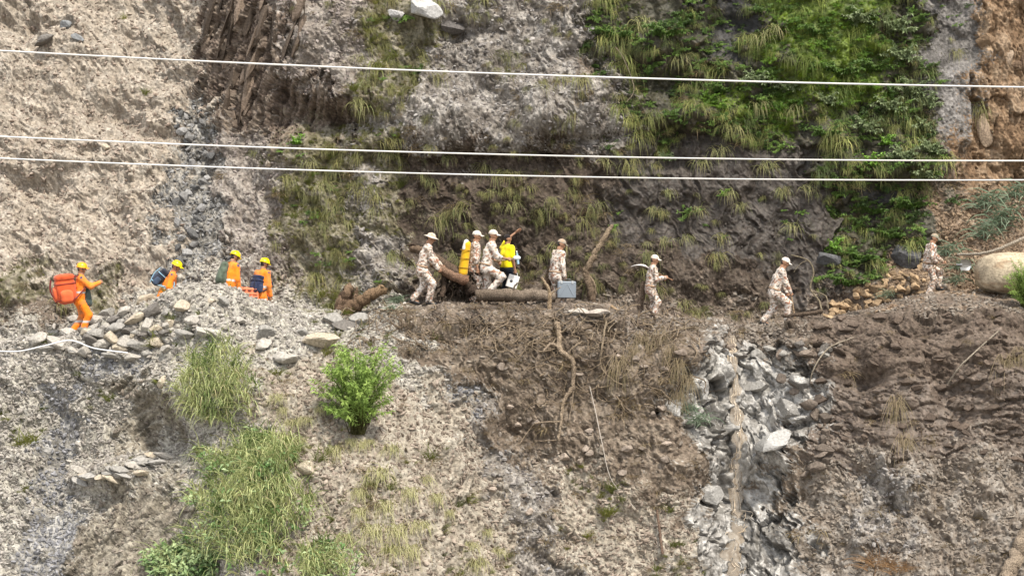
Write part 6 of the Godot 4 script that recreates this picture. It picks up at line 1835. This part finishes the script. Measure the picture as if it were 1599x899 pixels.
	for e in [[590, 740, 1.0], [600, 790, 0.9], [580, 830, 1.0], [640, 770, 0.8], [655, 820, 0.8], [665, 750, 0.6], [610, 860, 0.9], [735, 850, 0.7], [745, 880, 0.8], [560, 770, 0.7], [430, 620, 0.6], [455, 660, 0.6], [520, 705, 0.8], [610, 700, 0.7], [465, 690, 0.6], [700, 800, 0.5], [500, 640, 0.5], [620, 830, 1.0], [640, 860, 0.9], [680, 780, 0.7], [775, 860, 0.6], [760, 830, 0.5], [560, 800, 0.7], [535, 840, 0.7], [475, 655, 0.6], [440, 640, 0.5], [548, 690, 0.5], [562, 694, 0.6], [575, 690, 0.5]]:
		var o := obj("straw_grass", long_straw[int(e[0]) % 4], M.grass)
		o.position = on(e[0], e[1], 0.0)
		o.scale = Vector3.ONE * float(e[2]) * 0.72
		tag(o, "%s clump of long straw yellow grass on the pale slope, %s" % ["big" if e[2] >= 0.9 else "slender", "just below the shrub" if e[1] < 780 else "at the lower edge"] if e[1] > 700 else "small clump of yellow green grass beside the feathery shrub", "grass", "clumps of long straw grass on the pale slope" if e[1] > 700 else "grass clumps beside the feathery shrub")
	var dg := tuft_mesh(390, 60, 0.25, 0.6, 0.4, 1.0, 0.4, 0.8, 0.013, 1.2, Color(0.22, 0.13, 0.07), Color(0.38, 0.24, 0.12), Color(0.26, 0.17, 0.1))
	for e in [[1365, 880, 1.0, "dry reddish brown grass at the lower edge of the mud bank"], [1400, 890, 0.8, "smaller dry brown grass clump at the lower edge of the mud bank"]]:
		var o := obj("dry_grass", dg, M.grass)
		o.position = on(e[0], e[1], 0.0)
		o.scale = Vector3.ONE * float(e[2])
		tag(o, e[3], "dry grass")
	# blue green blades: fallen leaves round the boulder and hanging by the stream
	var bl := tuft_mesh(395, 46, 0.25, 0.5, 0.5, 1.0, 0.35, 0.8, 0.022, 2.0, Color(0.10, 0.15, 0.09), blue, Color(0.30, 0.36, 0.27))
	for e in [[1540, 320, 1.5, "fallen blue green leaves under the ochre wall"], [1570, 345, 1.6, "blue green leaves over the debris behind the boulder"], [1590, 305, 1.5, "topmost blue green leaves at the wall foot"], [1480, 395, 1.1, "blue green blades beside the shovel blade"], [1500, 420, 1.0, "blue green blades between shovel and boulder"], [1492, 440, 0.7, "low blue green blades at the boulder's edge"], [1540, 365, 1.3, "blue green leaves under the bleached branch"], [1385, 460, 0.6, "blue green blades lying on the ochre rubble"], [1090, 655, 0.9, "blue green grass hanging beside the stream face"], [1075, 640, 0.7, "shorter blue green grass above the stream's bend"], [622, 470, 0.7, "blue green leaves behind the hatted person"], [612, 485, 0.5, "low blue green leaves beside the torn log stub"], [1600, 460, 0.7, "blue green leaves behind the boulder's far side"]]:
		var o := obj("leaf_blades", bl, M.grass)
		o.position = on(e[0], e[1], 0.05)
		o.scale = Vector3.ONE * float(e[2])
		tag(o, e[3], "leaves")
	var hs := tuft_mesh(396, 40, 0.2, -0.6, 0.3, 0.4, 0.6, 1.2, 0.012, 2.0, Color(0.20, 0.15, 0.10), Color(0.28, 0.22, 0.15), Color(0.20, 0.19, 0.09))
	for e in [[1000, 520], [1020, 535], [1035, 520], [1050, 545], [1060, 560], [1070, 590], [995, 545], [965, 560], [1570, 560], [1590, 545], [1400, 620], [1410, 680], [1060, 610]]:
		var o := obj("hanging_roots", hs, M.grass)
		o.position = on(e[0], e[1], 0.1)
		o.scale = Vector3.ONE * rng.randf_range(0.6, 0.9)
		tag(o, ("matted brown roots hanging over the bank beside the stream, %s" % ("under the pickaxe carrier" if e[0] < 1030 else "by the bow shaped root")) if e[0] < 1200 else "matted brown roots hanging on the mud bank", "roots", "root mats beside the stream" if e[0] < 1200 else "root mats on the mud bank")

func feathery(called: String, label: String, px: float, py: float, sc: float, sd: int) -> void:   # arching stems that fill a rounded crown with narrow leaflets
	var r := RandomNumberGenerator.new()
	r.seed = sd
	var o := thing(called, label, "shrub", on(px, py - 14, 0.0))
	o.scale = Vector3.ONE * sc
	var b := MB.new()
	var st := MB.new()
	for k in 150:
		var u := Vector3(r.randf_range(-1, 1), r.randf_range(-1, 1), r.randf_range(-1, 1))
		while u.length() > 1.0: u = Vector3(r.randf_range(-1, 1), r.randf_range(-1, 1), r.randf_range(-1, 1))
		u *= 0.95 + 0.22 * sin(u.x * 6.0 + u.y * 5.0 + 1.0)
		var tip := Vector3(u.x * 0.88, 1.12 + u.y * 0.85, 0.3 + u.z * 0.6)
		var mid := Vector3(tip.x * 0.45, tip.y * 0.75 + 0.12, tip.z * 0.5)
		var p0 := Vector3(r.randf_range(-0.14, 0.14), 0, r.randf_range(-0.1, 0.1))
		var pts := PackedVector3Array()
		for s in 7:
			var t := s / 6.0
			pts.append(p0 * (1 - t) * (1 - t) + mid * (2 * t * (1 - t)) + tip * (t * t))
		st.tube(pts, PackedFloat32Array([0.009, 0.008, 0.007, 0.006, 0.005, 0.004, 0.002]), 3, Color(0.14, 0.13, 0.05), Color(0.14, 0.22, 0.04))
		var tone := r.randf()
		for q in 54:
			var f := 1.3 + pow(r.randf(), 0.6) * 4.68
			var i := mini(int(f), 5)
			var pp := pts[i].lerp(pts[i + 1], f - i)
			var dir := ((pts[i + 1] - pts[i]).normalized() * 0.5 + Vector3(r.randf_range(-1, 1), r.randf_range(-0.9, 0.5), r.randf_range(-1, 1))).normalized()
			var c := Color(0.13, 0.23, 0.04).lerp(Color(0.44, 0.58, 0.17), clampf(tone * 0.6 + r.randf() * 0.45, 0, 1))
			b.leaf(pp, dir, Vector3(r.randf_range(-0.4, 0.4), 1, 0.3), r.randf_range(0.06, 0.13), r.randf_range(0.012, 0.024), c)
	obj("foliage", b.mesh(), M.leaf, o)
	obj("stem", st.mesh(), M.wood, o)

func mass(called: String, label: String, px: float, py: float, rx: float, ry: float, depth: float, blades: int, leaves: int, sd: int, yellow: float) -> void:   # a bush that spreads over the slope
	var r := RandomNumberGenerator.new()
	r.seed = sd
	var c0 := on(px, py, 0.0)
	var o := thing(called, label, "bush", c0)
	var nz := noise(FastNoiseLite.TYPE_SIMPLEX_SMOOTH, 1.6, 3, sd)
	var b := MB.new()
	var lf := MB.new()
	for k in blades + leaves:
		var a := r.randf() * TAU
		var q := sqrt(r.randf())
		var edge := 0.95 + 0.75 * nz.get_noise_2d(cos(a) * 0.9, sin(a) * 0.9)
		var x := px + cos(a) * q * rx * edge
		var y := py + sin(a) * q * ry * edge
		var i := hit(x, y)
		var up := (gn[i] * 0.6 + Vector3(0, 0.6, 0)).normalized()
		var lump := 0.75 + 0.7 * nz.get_noise_3dv(gp[i] * 1.4)
		var h := depth * sqrt(1.0 - q * q * 0.96) * lump
		var p := gp[i] + up * h * pow(r.randf(), 0.5) - c0
		var tone := clampf(0.5 + 1.3 * nz.get_noise_3dv(gp[i] * 1.1 + Vector3(7, 0, 0)) + r.randf_range(-0.35, 0.35), 0, 1)
		if k < blades:
			var c1 := Color(0.13, 0.19, 0.06).lerp(Color(0.52, 0.55, 0.26), clampf(tone * yellow, 0, 1))
			if r.randf() < 0.07: c1 = Color(0.45, 0.40, 0.22)
			var d := up * 0.9 + Vector3(r.randf_range(-0.8, 0.8), r.randf_range(-0.1, 0.7), r.randf_range(-0.3, 0.6))
			b.blade(p, d, r.randf_range(0.3, 0.62) + 0.35 * q * r.randf(), r.randf_range(0.010, 0.022), r.randf_range(1.4, 3.4), 4, c1 * 0.8, c1)
		else:
			var c1 := Color(0.10, 0.19, 0.06).lerp(Color(0.34, 0.42, 0.22), tone)
			for s in 3:
				lf.leaf(p + Vector3(r.randf_range(-0.06, 0.06), r.randf_range(-0.06, 0.06), r.randf_range(-0.03, 0.06)) + up * 0.05, (up * 0.3 + Vector3(r.randf_range(-1, 1), r.randf_range(-0.8, 0.5), r.randf_range(0, 1))).normalized(), Vector3(r.randf_range(-0.4, 0.4), 1, 0.7), r.randf_range(0.09, 0.19), r.randf_range(0.05, 0.085), c1 * r.randf_range(0.8, 1.2))
	obj("grass_blades", b.mesh(), M.grass, o)
	if leaves: obj("leaves", lf.mesh(), M.leaf, o)

func _ready() -> void:
	rng.seed = 20
	fwd = (AIM - CAM).normalized()
	rgt = fwd.cross(Vector3.UP).normalized()
	upv = rgt.cross(fwd)
	fpx = PXM * CAM.distance_to(AIM)
	var cam := Camera3D.new()
	cam.name = "camera"
	cam.position = CAM
	cam.fov = rad_to_deg(2.0 * atan(449.5 / fpx))
	cam.far = 400.0
	add_child(cam)
	cam.look_at_from_position(CAM, AIM)
	cam.current = true
	var env := Environment.new()
	env.background_mode = Environment.BG_SKY
	var sm := ProceduralSkyMaterial.new()
	sm.sky_top_color = Color(0.79, 0.80, 0.82)
	sm.sky_horizon_color = Color(0.90, 0.895, 0.885)
	sm.ground_horizon_color = Color(0.5, 0.47, 0.42)
	sm.ground_bottom_color = Color(0.32, 0.29, 0.25)
	sm.sky_curve = 0.2
	env.sky = Sky.new()
	env.sky.sky_material = sm
	env.tonemap_mode = Environment.TONE_MAPPER_LINEAR
	env.tonemap_exposure = 2.5
	env.sdfgi_enabled = true
	env.ssao_enabled = true
	env.ssil_enabled = true
	var we := WorldEnvironment.new()
	we.name = "world_environment"
	we.environment = env
	add_child(we)
	var sun := DirectionalLight3D.new()
	sun.name = "sun"
	sun.light_energy = 0.8
	sun.light_angular_distance = 4.0
	sun.light_color = Color(1.0, 0.965, 0.91)
	sun.shadow_enabled = true
	add_child(sun)
	sun.look_at_from_position(Vector3(0.28, 0.86, 0.42) * 50.0, Vector3.ZERO)
	materials()
	terrain()
	walkers()
	carried()
	wood()
	cables()
	stones()
	water()
	plants()
